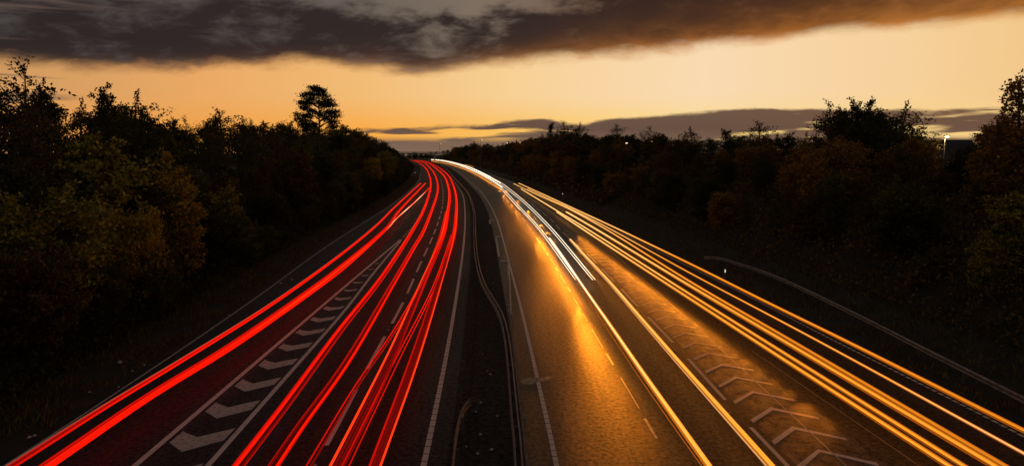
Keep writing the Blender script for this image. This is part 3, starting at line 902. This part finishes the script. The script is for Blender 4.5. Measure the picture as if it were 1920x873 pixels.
def make_pine():
    r = np.random.default_rng(5); R = random.Random(5); w = Wood(); pts = []
    tr = lambda t: np.array((.25 * math.sin(2 * t), .1 * t, 10 * t))
    w.add([tr(t) for t in np.linspace(0, .95, 9)], [.20 * (1 - t) + .04 for t in np.linspace(0, 1, 9)], 7)
    # flat plates of needles: (height, sideways reach, depth offset)
    pl = [(9.7, -.6), (9.75, .2), (9.6, .9), (9.3, -1.3), (9.2, 0), (8.9, 1.0), (8.7, -1.9), (8.6, -.8), (8.5, 1.7), (8.2, .4), (8.0, -2.2), (7.9, -1.2), (7.8, 2.2), (7.6, 1.2), (7.3, -1.9), (7.2, -.6),
          (7.1, 2.6), (6.9, 1.8), (6.7, -2.6), (6.5, -1.5), (6.4, 2.7), (6.2, 1.4), (6.0, -2.9), (5.8, -2.0), (5.7, 2.4), (5.4, -2.3), (5.2, 2.6), (5.0, -1.4), (4.7, -2.0), (6.6, .3), (8.1, 1.3), (5.5, -.9)]
    for z, x in pl:
        for yo in (R.uniform(-2.2, -.3), R.uniform(.3, 2.2)):
            x_ = x + R.uniform(-.25, .25); c = np.array((x_, yo * (1 - abs(x) / 5), z + R.uniform(-.2, .2)))
            s = tr(max(.42, z / 10 - .10)); w.add([s, (s + c) / 2 + np.array((0, 0, -.1)), c - np.array((0, 0, .1))], [.06, .045, .02], 4)
            n = 230
            g = r.normal(size=(n, 3)) * np.array((.42, .42, .13)); g[:, 2] += .12
            pts.append(c + g)
    return mesh('trunk', w.v, w.f, [M['bark']], True), leaf_mesh('crown', np.concatenate(pts), .26, aspect=.4, r=r)


PROTO = {k: [make_tree(k, s) for s in (11, 23, 37)] for k in ('round', 'tall', 'wispy', 'bush', 'spire', 'upright')}
PROTO['pine'] = [make_pine()]
EXT = {k: [(max(v.co.z for v in p[1].vertices), max(math.hypot(v.co.x, v.co.y) for v in p[1].vertices)) for p in ps] for k, ps in PROTO.items()}
NAMES = dict(round='broadleaf_tree', tall='broadleaf_tree', wispy='birch_tree', bush='bush', spire='conifer_tree', upright='young_tree', pine='pine_tree')
CATS = dict(round='tree', tall='tree', wispy='tree', bush='bush', spire='tree', upright='tree', pine='tree')
MASS = {
    'left': 'dark leafy tree in the solid tree bank left of the motorway', 'left_low': 'low leafy bush at the foot of the left tree bank beside the verge',
    'right': 'dark leafy tree in the solid tree bank right of the slip road', 'right_low': 'low brownish bush at the foot of the right tree bank behind the verge',
    'far': 'small dark tree on the skyline where the motorway bends away'}
GROUPS = dict(left='trees massed on the left bank', left_low='bushes along the left verge', right='trees massed on the right bank', right_low='bushes along the right verge', far='far trees at the bend')


def tree(kind, X, Y, ztop, mat, label=None, mass=None, width=1.0, seed=None, rot=None):
    i = (seed if seed is not None else rng.randrange(99)) % len(PROTO[kind])
    wood, leaf = PROTO[kind][i]
    z0 = terrain(X, Y) - 0.15
    s = max(0.08, (ztop - z0) / EXT[kind][i][0])
    t = thing(NAMES[kind], label or MASS[mass], CATS[kind], (X, Y, z0), rng.uniform(0, 6.28) if rot is None else rot, GROUPS[mass] if mass and not label else None)
    t.scale = (s * width, s * width, s)
    link('trunk', wood, t)
    c = link('crown', leaf, t)
    c.material_slots[0].link = 'OBJECT'; c.material_slots[0].material = M[mat]
    return t


SIL_L = [(-200, 110), (0, 128), (45, 116), (100, 158), (170, 170), (215, 168), (250, 186), (290, 192), (335, 214), (400, 206), (440, 210), (470, 214), (530, 222), (600, 232), (650, 230), (690, 246), (720, 262), (750, 278), (768, 288)]
SIL_R = [(780, 284), (800, 276), (830, 266), (870, 259), (900, 263), (930, 266), (960, 263), (985, 256), (1020, 248), (1060, 238), (1080, 240), (1110, 252), (1150, 246), (1200, 246), (1240, 246), (1290, 248), (1330, 254),
         (1380, 248), (1430, 240), (1470, 246), (1510, 240), (1545, 206), (1600, 196), (1650, 194), (1690, 206), (1712, 232), (1730, 262), (1762, 296), (1785, 282), (1815, 268), (1835, 246), (1860, 215), (1890, 205), (1905, 200), (1960, 170), (2200, 150)]
pick = lambda tab, px: float(np.interp(px, [q[0] for q in tab], [q[1] for q in tab]))
pxof = lambda X, Y: 960 + F * X / (Y * math.cos(PITCH) + .5)
zof = lambda py, Y: CH - (py - HOR) / F * Y / math.cos(PITCH)


ROW = {19: 'on the skyline', 13.5: 'in the middle rows', 9: 'in the front row', 27: 'in the rearmost row', 5.8: 'at the very foot', 30: 'on the skyline', 21: 'in the middle rows', 14: 'in the front row', 42: 'in the rearmost row', 9.5: 'at the very foot'}
TONE = dict(dark_green='near-black green', green='mid green', brown='dull brown', rust='rusty brown', olive='olive', amber='amber')


LANDMARKS = dict(L=[(0, 'just outside the left edge'), (60, 'at the left edge'), (130, 'under the tallest wispy tree'), (235, 'under the pointed tree'), (330, 'under the open-crowned tree'), (430, 'under the feathery treetop'),
                    (540, 'left of the lone pine'), (640, 'below the lone pine'), (700, 'right of the lone pine'), (740, 'by the yellowish tree'), (9999, 'near the far bridge')],
                 R=[(860, 'near the far bridge'), (940, 'by the tall far lamp'), (1010, 'left of the dark conifer'), (1050, 'under the dark conifer'), (1100, 'under the ragged trees'), (1190, 'by the bare-looking tree'),
                    (1260, 'under the feathery tree'), (1330, 'left of the small conifer'), (1400, 'under the small conifer'), (1500, 'under the brown feathery tree'), (1620, 'under the tall clump'),
                    (1730, 'right part of the tall clump'), (1830, 'by the lit street lamp'), (1925, 'at the right edge'), (9999, 'just outside the right edge')])


def bank_row(side, d, y0, y1, gap, drop, jit, kinds, mats, mass, wmin=.9, wmax=1.35, skip=()):
    """a row of trees at d metres from the carriageway; tops reach the photographed skyline, less `drop` pixels at 40 m"""
    Y = y0
    while Y < y1:
        dd = d + rng.uniform(-1.8, 1.8)
        X = LE(Y) - dd if side == 'L' else RR(Y) + dd
        px = pxof(X, Y)
        if -260 < px < 2180:
            sil = pick(SIL_L if side == 'L' else SIL_R, px)
            top = sil + drop * 40 / Y + rng.uniform(0, jit) * 40 / max(30, Y) + rng.uniform(0, 3)
            zt = zof(top, Y)
            k = rng.choice(kinds)
            if zt - terrain(X, Y) > 1.2 and not any(a < px < b for a, b in skip):
                mt = rng.choice(mats)
                t = tree(k, X, Y, zt, mt, mass=mass, width=rng.uniform(wmin, wmax) * (1.3 if zt - terrain(X, Y) < 5 else 1) * (1.25 if Y > 150 else 1))
                t['label'] = '%s %s %s, %s, %s bank' % (TONE[mt], {'bush': 'bush', 'wispy': 'wispy tree', 'upright': 'young tree', 'tall': 'tall-crowned tree'}.get(k, 'round-crowned tree'), ROW[d],
                                                        next(w for q, w in LANDMARKS[side] if px < q), 'left' if side == 'L' else 'right')
        Y += gap * (1 + Y / 150) * rng.uniform(.75, 1.25)


DG = ['dark_green', 'dark_green', 'green', 'brown']
bank_row('L', 19, 30, 420, 4.6, 0, 26, ['round', 'tall', 'wispy', 'wispy'], DG, 'left')
bank_row('L', 13.5, 24, 420, 4.0, 40, 60, ['round', 'tall', 'wispy', 'upright'], DG, 'left', 1.0, 1.4)
bank_row('L', 9, 20, 500, 3.8, 130, 90, ['round', 'tall', 'upright'], ['dark_green', 'green', 'green', 'brown'], 'left', 1.0, 1.4)
bank_row('L', 27, 30, 220, 7, 12, 40, ['round', 'tall'], DG, 'left', 1.1, 1.5)
bank_row('L', 5.8, 22, 500, 3.0, 250, 110, ['bush', 'bush', 'upright'], ['green', 'dark_green', 'brown'], 'left_low', .8, 1.1)
BR = ['dark_green', 'brown', 'brown', 'dark_green', 'rust']
bank_row('R', 30, 50, 480, 4.8, 0, 20, ['round', 'tall', 'wispy', 'round'], BR, 'right', 1.1, 1.6)
bank_row('R', 21, 36, 540, 4.4, 26, 50, ['round', 'tall', 'round'], BR, 'right', 1.1, 1.6)
bank_row('R', 14, 28, 560, 4.2, 75, 70, ['round', 'tall', 'upright'], BR, 'right', 1.1, 1.6)
bank_row('R', 42, 70, 300, 8.0, 10, 30, ['round', 'tall'], ['dark_green'], 'right', 1.2, 1.6)
bank_row('R', 9.5, 24, 560, 3.2, 150, 90, ['bush', 'upright', 'bush'], BR, 'right_low', .8, 1.2)


for px in range(640, 880, 9):
    Y = rng.uniform(600, 760); X = (px + rng.uniform(-4, 4) - 960) / F * Y
    tree(rng.choice(['round', 'tall', 'round']), X, Y, zof(rng.uniform(283.5, 287) - max(0, px - 800) * .15 - max(0, 745 - px) * .15, Y), rng.choice(['dark_green', 'brown']), label='distant dark tree beyond the far bridge, where the road vanishes',
         width=1.9)['group'] = 'trees beyond the far bridge'


def at_px(side, px, d):
    """the place d metres out from the carriageway that shows at photo column px"""
    lo, hi = 15.0, 600.0
    f = lambda Y: pxof(LE(Y) - d if side == 'L' else RR(Y) + d, Y) - px
    if side == 'L':
        for _ in range(60):
            m = (lo + hi) / 2
            if f(m) < 0: lo = m
            else: hi = m
    else:
        for _ in range(60):
            m = (lo + hi) / 2
            if f(m) > 0: lo = m
            else: hi = m
    Y = lo
    return (LE(Y) - d if side == 'L' else RR(Y) + d), Y


def hero(side, px, py, d, kind, mat, label, width=1.0, seed=None, rot=None):
    X, Y = at_px(side, px, d)
    return tree(kind, X, Y, zof(py, Y), mat, label, None, width, seed, rot)


hero('L', 598, 161, 21, 'pine', 'needle', 'lone flat-topped pine standing high above the left skyline', .76, 0, 0.0)
hero('L', 50, 112, 17, 'wispy', 'dark_green', 'tallest wispy tree on the skyline at the far left edge', 1.2, 1)
hero('L', 205, 156, 16, 'spire', 'dark_green', 'pointed tree rising just above the left skyline between the wispy tree and the open crown', 1.1, 0)
hero('L', 268, 168, 15, 'wispy', 'dark_green', 'open-crowned tree with sky gaps where the left skyline steps down', 1.2, 2)
hero('L', 420, 201, 19, 'wispy', 'dark_green', 'feathery treetop on the left skyline halfway to the lone pine', 1.3, 0)
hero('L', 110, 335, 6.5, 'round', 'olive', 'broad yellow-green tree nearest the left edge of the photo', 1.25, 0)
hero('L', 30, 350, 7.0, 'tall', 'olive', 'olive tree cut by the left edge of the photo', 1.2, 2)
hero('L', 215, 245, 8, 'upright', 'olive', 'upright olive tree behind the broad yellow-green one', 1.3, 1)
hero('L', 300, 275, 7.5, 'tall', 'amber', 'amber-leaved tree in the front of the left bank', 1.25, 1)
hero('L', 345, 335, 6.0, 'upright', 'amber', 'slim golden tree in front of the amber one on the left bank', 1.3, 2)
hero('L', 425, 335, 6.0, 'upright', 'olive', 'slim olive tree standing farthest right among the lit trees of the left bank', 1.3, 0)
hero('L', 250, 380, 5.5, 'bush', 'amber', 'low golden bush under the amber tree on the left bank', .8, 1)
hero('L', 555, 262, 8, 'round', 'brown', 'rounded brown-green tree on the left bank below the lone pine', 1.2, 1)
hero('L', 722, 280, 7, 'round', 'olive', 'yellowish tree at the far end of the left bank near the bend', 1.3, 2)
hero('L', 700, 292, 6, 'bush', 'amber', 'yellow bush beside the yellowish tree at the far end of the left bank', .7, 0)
hero('R', 1030, 230, 30, 'spire', 'dark_green', 'dark twin-topped conifer on the right skyline above the bend', 1.2, 1)
hero('R', 1062, 226, 32, 'wispy', 'dark_green', 'ragged tall tree next to the dark conifer above the bend', 1.5, 1)
hero('R', 1083, 229, 31, 'wispy', 'dark_green', 'ragged tree right of the tall ragged one above the bend', 1.3, 2)
hero('R', 1157, 231, 34, 'wispy', 'dark_green', 'thin bare-looking tree sticking up from the middle of the right skyline', 1.1, 0)
hero('R', 1215, 236, 34, 'wispy', 'dark_green', 'feathery tree on the skyline right of the thin bare-looking one', 1.3, 1)
hero('R', 1297, 236, 36, 'wispy', 'dark_green', 'feathery tree left of the small dense conifer on the right skyline', 1.4, 2)
hero('R', 1362, 240, 36, 'spire', 'needle', 'small dense conifer on the right skyline', 1.7, 2)
hero('R', 1422, 225, 30, 'wispy', 'brown', 'brown feathery tree right of the small dense conifer', 1.4, 0)
hero('R', 1560, 187, 27, 'wispy', 'dark_green', 'left crown of the tall dark clump on the right skyline', 1.2, 1)
hero('R', 1602, 183, 27, 'round', 'dark_green', 'second crown of the tall dark clump on the right skyline', 1.0, 0)
hero('R', 1638, 182, 28, 'tall', 'dark_green', 'third crown of the tall dark clump on the right skyline', 1.2, 1)
hero('R', 1680, 189, 27, 'wispy', 'dark_green', 'rightmost crown of the tall dark clump, beside the street lamp', 1.3, 2)
hero('R', 1897, 136, 17, 'spire', 'rust', 'tall pointed orange-rimmed tree at the right edge of the photo', 1.25, 2)
hero('R', 1853, 198, 17, 'round', 'rust', 'round orange-rimmed shoulder left of the tall pointed tree', .8, 1)
hero('R', 1806, 268, 25, 'round', 'dark_green', 'round dark tree covering the right end of the slate roof', .9, 2)
hero('R', 1778, 284, 24, 'tall', 'brown', 'low brown tree right under the lit street lamp', .8, 0)
hero('R', 1590, 258, 16, 'round', 'rust', 'big rust-brown tree below the tall dark clump', 1.3, 2)
hero('R', 1500, 262, 17, 'tall', 'rust', 'rust-brown tree left of the big rust-brown one', 1.5, 0)
hero('R', 1400, 262, 18, 'round', 'rust', 'rust-brown tree below the brown feathery one', 1.3, 1)
hero('R', 1555, 322, 11, 'upright', 'green', 'green upright tree in front of the big rust-brown tree', 1.4, 1)
hero('R', 1455, 375, 9, 'upright', 'green', 'small green tree at the front of the right bank', 1.3, 0)
hero('R', 1680, 325, 10, 'round', 'green', 'dim rounded green tree below the street lamp', 1.1, 0)
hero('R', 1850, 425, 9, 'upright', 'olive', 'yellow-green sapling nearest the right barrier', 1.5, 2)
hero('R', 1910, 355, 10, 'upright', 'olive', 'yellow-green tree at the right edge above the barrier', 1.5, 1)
hero('R', 1725, 470, 8, 'upright', 'green', 'faint green sapling left of the yellow-green one behind the barrier', 1.4, 0)
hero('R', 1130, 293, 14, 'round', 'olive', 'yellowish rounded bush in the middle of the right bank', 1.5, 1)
hero('R', 1015, 292, 12, 'round', 'brown', 'rounded brown tree left of the yellowish bush on the right bank', 1.5, 0)

# ------------------------------------------------------------------ verge grass and undergrowth (nobody could count them)
def scatter(name, n, size, fn, mat, up, aspect):
    pts = []
    while len(pts) < n:
        p = fn()
        if p is not None: pts.append(p)
    me = leaf_mesh(name, pts, size, up, aspect); me.materials.clear(); me.materials.append(M[mat])
    return stuff(link(name, me))


def verge(side, d0, d1, y0, y1, zr, pw=2.2):
    def f():
        Y = y0 + (y1 - y0) * rng.random() ** pw
        d = d0 + (d1 - d0) * rng.random()
        X = LE(Y) - d if side == 'L' else RR(Y) + d
        if mnoise.noise(Vector((X * .5, Y * .5, 0))) + rng.uniform(-.35, .35) < -.12: return None
        return (X, Y, terrain(X, Y) - .03 + rng.random() * zr)
    return f


scatter('grass', 26000, 0.34, verge('L', 0.5, 5.5, 12, 260, .06), 'grass', 2.2, .16)
scatter('grass', 26000, 0.34, verge('R', 0.5, 8.0, 12, 260, .06), 'grass', 2.2, .16)


def thicket(side, d0, d1, y0, y1, hmax, pw):
    """brambles and saplings: leaves on the outside of a lumpy mass"""
    def f():
        Y = y0 + (y1 - y0) * rng.random() ** pw
        d = d0 + (d1 - d0) * rng.random()
        X = LE(Y) - d if side == 'L' else RR(Y) + d
        e = min(1.0, (d - d0) / 3.0 + .15)
        h = hmax * e * max(.12, .55 + .9 * mnoise.noise(Vector((X * .33, Y * .33, 4.0))) + .35 * mnoise.noise(Vector((X * 1.1, Y * 1.1, 8.0))))
        return (X, Y, terrain(X, Y) + h * (1 - .55 * rng.random() ** 1.5) - .05)
    return f


scatter('undergrowth', 60000, 0.26, thicket('L', 3.6, 17, 14, 120, 2.3, 1.4), 'dark_green', .6, .6)
scatter('undergrowth', 60000, 0.26, thicket('R', 6.0, 24, 22, 130, 2.4, 1.4), 'brown', .6, .6)
scatter('undergrowth', 26000, 0.75, thicket('L', 3.8, 17, 115, 560, 2.6, 1.3), 'dark_green', .6, .6)
scatter('undergrowth', 30000, 0.75, thicket('R', 5.0, 24, 125, 600, 2.8, 1.3), 'brown', .6, .6)

# ------------------------------------------------------------------ far bridge, street lamps, house, marker posts, litter
def boxobj(name, x0, x1, y0, y1, z0, z1, m, parent):
    v_, f_ = box_vs(x0, x1, y0, y1, z0, z1)
    return link(name, mesh(name, v_, f_, [M[m]]), parent)


def build_bridge():
    Y = 552.0; xl, xr = -118.0, -22.0
    t = thing('road_bridge', 'small far bridge crossing over the motorway at the bend', 'bridge', (-70, Y, 0), 0.16)
    boxobj('deck', xl + 70, xr + 70, -4.5, 4.5, 4.9, 5.7, 'concrete', t)
    for s in (-1, 1):
        for zz in (5.95, 6.25, 6.6):
            boxobj('rail', xl + 70, xr + 70, s * 4.2 - .06, s * 4.2 + .06, zz, zz + .10, 'steel', t)
        for k in range(25):
            x = xl + 70 + 2 + k * 3.9
            boxobj('rail_post', x - .05, x + .05, s * 4.2 - .04, s * 4.2 + .04, 5.7, 6.72, 'steel', t)
    for x in (-28.0, -9.5, 13.0, 33.0):
        for y in (-2.6, 2.6):
            boxobj('pier', x - .5, x + .5, y - .5, y + .5, -.3, 4.9, 'concrete', t)
    for x0, x1 in ((-56, -46), (46, 56)):
        boxobj('abutment', x0, x1, -5.2, 5.2, -.5, 4.85, 'concrete', t)


build_bridge()


def street_lamp(px, py, Y, label, mat, lit=0.0, arm=1.0, hd=1.0, group='street lamps'):
    X = (px - 960) / F * (Y * math.cos(PITCH) + .5); zt = zof(py, Y); z0 = terrain(X, Y)
    t = thing('street_lamp', label, 'street lamp', (X, Y, z0), 0, group)
    h = zt - z0
    w = Wood(); w.add([(-arm * .5, 0, 0), (-arm * .5, 0, h * .5), (-arm * .5, 0, h - .15)], [.11, .085, .06], 8); link('pole', mesh('pole', w.v, w.f, [M['post']]), t)
    w = Wood(); w.add([(-arm * .5, 0, h - .2), (-arm * .42, 0, h + .08), (0, 0, h + .14)], [.05, .045, .04], 6); link('arm', mesh('arm', w.v, w.f, [M['post']]), t)
    v_ = []; prof = [(-.42, .06), (-.25, .13), (.1, .16), (.42, .10)]
    for x, q in prof: v_ += [(x * hd, -q * hd, h), (x * hd, q * hd, h), (x * hd, q * .6 * hd, h + .16 * hd), (x * hd, -q * .6 * hd, h + .16 * hd)]
    f_ = [(4*i + a, 4*i + (a + 1) % 4, 4*i + 4 + (a + 1) % 4, 4*i + 4 + a) for i in range(3) for a in range(4)] + [(3, 2, 1, 0), (12, 13, 14, 15)]
    head = link('lamp_head', mesh('lamp_head', v_, f_, [M['plastic']]), t)
    bm = bmesh.new(); bmesh.ops.create_uvsphere(bm, u_segments=10, v_segments=6, radius=.2 * hd); me = bpy.data.meshes.new('lamp_lens'); bm.to_mesh(me); bm.free(); me.materials.append(M[mat])
    ln = link('lamp_lens', me, head, (0, 0, h - .05 * hd)); ln.scale = (1.5, .8, .55)
    if lit:
        d = bpy.data.lights.new('lamp_light', 'POINT'); d.energy = lit; d.color = (1, .72, .32); d.shadow_soft_size = .1
        o = bpy.data.objects.new('lamp_light', d); COL.objects.link(o); o.parent = t; o.location = (0.0, -.3, h - .35)


street_lamp(1769, 256, 78, 'lit street lamp on a short pole beside the slate-roofed house at right', 'lamp_warm', 240, .45, .75)
street_lamp(904, 262, 330, 'tall street lamp with a faint light left of the ragged trees at the bend', 'lamp_white', 0, 1.4, 1.0)
street_lamp(827, 269, 420, 'tiny orange street light over the far bend near the bridge', 'lamp_orange', 0, 1.4, 1.3)
street_lamp(951, 268, 330, 'tiny warm light among the trees left of the dark conifer', 'lamp_white', 0, 1.2, 1.1)
street_lamp(975, 267, 320, 'faint light just left of the dark conifer above the bend', 'lamp_orange', 0, 1.2, 1.2)
street_lamp(1174, 268, 150, 'small white light below the thin bare-looking tree on the right bank', 'lamp_white', 0, .5, .8)
street_lamp(1221, 265, 160, 'faint light below the feathery tree on the right bank', 'lamp_orange', 0, .5, .6)
street_lamp(1373, 270, 150, 'small pinkish light under the small dense conifer', 'lamp_orange', 0, .5, .6)


def build_house():
    Y = 116.0; x0, x1 = 62.5, 73.0; g = terrain(67, Y)
    t = thing('house', 'house with dark blue-grey slate roof half hidden behind trees at right', 'house', (67.5, Y, g))
    a, b = x0 - 67.5, x1 - 67.5
    ev, rg, dp = 8.6 - g, 11.4 - g, 8.0
    v_ = [(a, 0, 0), (b, 0, 0), (b, dp, 0), (a, dp, 0), (a, 0, ev), (b, 0, ev), (b, dp, ev), (a, dp, ev), (a, dp/2, rg - .12), (b, dp/2, rg - .12)]
    f_ = [(0, 1, 5, 4), (2, 3, 7, 6), (1, 2, 6, 9, 5), (3, 0, 4, 8, 7)]
    link('wall', mesh('wall', v_, f_, [M['brick']]), t)
    o = .4; k = (rg - ev) / (dp / 2)
    v_ = []
    for x in (a - o, b + o):
        v_ += [(x, -o, ev - o*k), (x, dp/2, rg), (x, dp + o, ev - o*k), (x, dp + o, ev - o*k - .15), (x, dp/2, rg - .15), (x, -o, ev - o*k - .15)]
    f_ = [(i, (i+1) % 6, 6 + (i+1) % 6, 6 + i) for i in range(6)] + [(0, 5, 4, 3, 2, 1), (6, 7, 8, 9, 10, 11)]
    rf = link('roof', mesh('roof', v_, f_, [M['slate']]), t)
    boxobj('chimney', a - .1, a + .75, dp/2 - .4, dp/2 + .4, rg - .9, rg + .95, 'brick', rf)
    for x in (a + 1.2, a + 4.4, a + 7.6):
        for z in (ev - 1.9, .9):
            w = boxobj('window', x, x + 1.5, -.05, .06, z, z + 1.3, 'white', t)
            boxobj('pane', x + .09, x + .71, -.062, -.052, z + .09, z + 1.21, 'glass', w); boxobj('pane', x + .79, x + 1.41, -.062, -.052, z + .09, z + 1.21, 'glass', w)
    boxobj('door', a + 3.0, a + 3.95, -.05, .06, 0, 2.05, 'plastic', t)


build_house()


def marker(X, Y, label, h=0.95):
    t = thing('marker_post', label, 'marker post', (X, Y, terrain(X, Y) - .03), 0, 'verge marker posts')
    v_ = [(-.06, -.03, 0), (.06, -.03, 0), (.06, .03, 0), (-.06, .03, 0), (-.06, -.03, h - .08), (.06, -.03, h - .08), (.06, .03, h), (-.06, .03, h)]
    f_ = [(3, 2, 1, 0), (4, 5, 6, 7), (0, 1, 5, 4), (1, 2, 6, 5), (2, 3, 7, 6), (3, 0, 4, 7)]
    link('post', mesh('post', v_, f_, [M['plastic']]), t)
    boxobj('glowing_reflector', -.045, .045, -.045, -.031, h - .35, h - .12, 'glowing_reflector', t)


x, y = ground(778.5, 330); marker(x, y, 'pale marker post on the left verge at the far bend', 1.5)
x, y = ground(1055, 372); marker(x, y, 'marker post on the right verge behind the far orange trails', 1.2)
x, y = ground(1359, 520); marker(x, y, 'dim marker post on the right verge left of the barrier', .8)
PT = [(0, 0, 0), (.11, .02, .01), (.13, .10, .03), (.04, .14, .02), (-.05, .08, .04), (.05, .06, .09)]
lm = mesh('litter', PT, [(0, 1, 5), (1, 2, 5), (2, 3, 5), (3, 4, 5), (4, 0, 5)], [M['pale']])
for px, py, s, lab in ((226, 681, 1.7, 'largest pale scrap of litter on the left verge'), (270, 686, .9, None), (171, 738, .9, None), (226, 727, .7, None), (53, 822, 1.1, None), (60, 820, 1.0, None), (432, 593, 1.0, None),
                       (525, 533, 1.3, None), (545, 526, 1.3, None), (250, 697, .7, None), (1395, 505, 2.2, 'pale scrap of litter behind the right barrier near its end')):
    X, Y = ground(px, py)
    o = link('litter', lm, None, (X, Y, max(0, terrain(X, Y)) + .05), rng.uniform(0, 6)); o.scale = (s, s, s)
    tag(o, lab or 'tiny pale scrap of litter in the grass of the left verge', 'litter', None if lab else 'litter on the left verge')
for px, py in ((966, 667), (967, 674), (980, 780), (981, 785), (919, 703), (899, 755), (893, 773), (898, 815), (876, 839), (898, 850), (921, 842), (933, 781), (903, 664), (915, 697), (925, 531), (906, 501)):
    X, Y = ground(px, py); s = rng.uniform(.5, .95)
    o = link('stone', lm, None, (X, Y, .012), rng.uniform(0, 6)); o.scale = (s, s, s)
    tag(o, 'small loose stone lying on the dark central reservation', 'stone', 'stones on the central reservation')
X, Y = ground(925, 773)
o = thing('reservation_stake', 'thin leaning stake on the dark reservation between the two barriers', 'stake', (X, Y, 0))
w = Wood(); w.add([(0, 0, 0), (.02, .05, .35), (.03, .1, .6)], [.02, .02, .015], 6); link('shaft', mesh('shaft', w.v, w.f, [M['post']]), o)
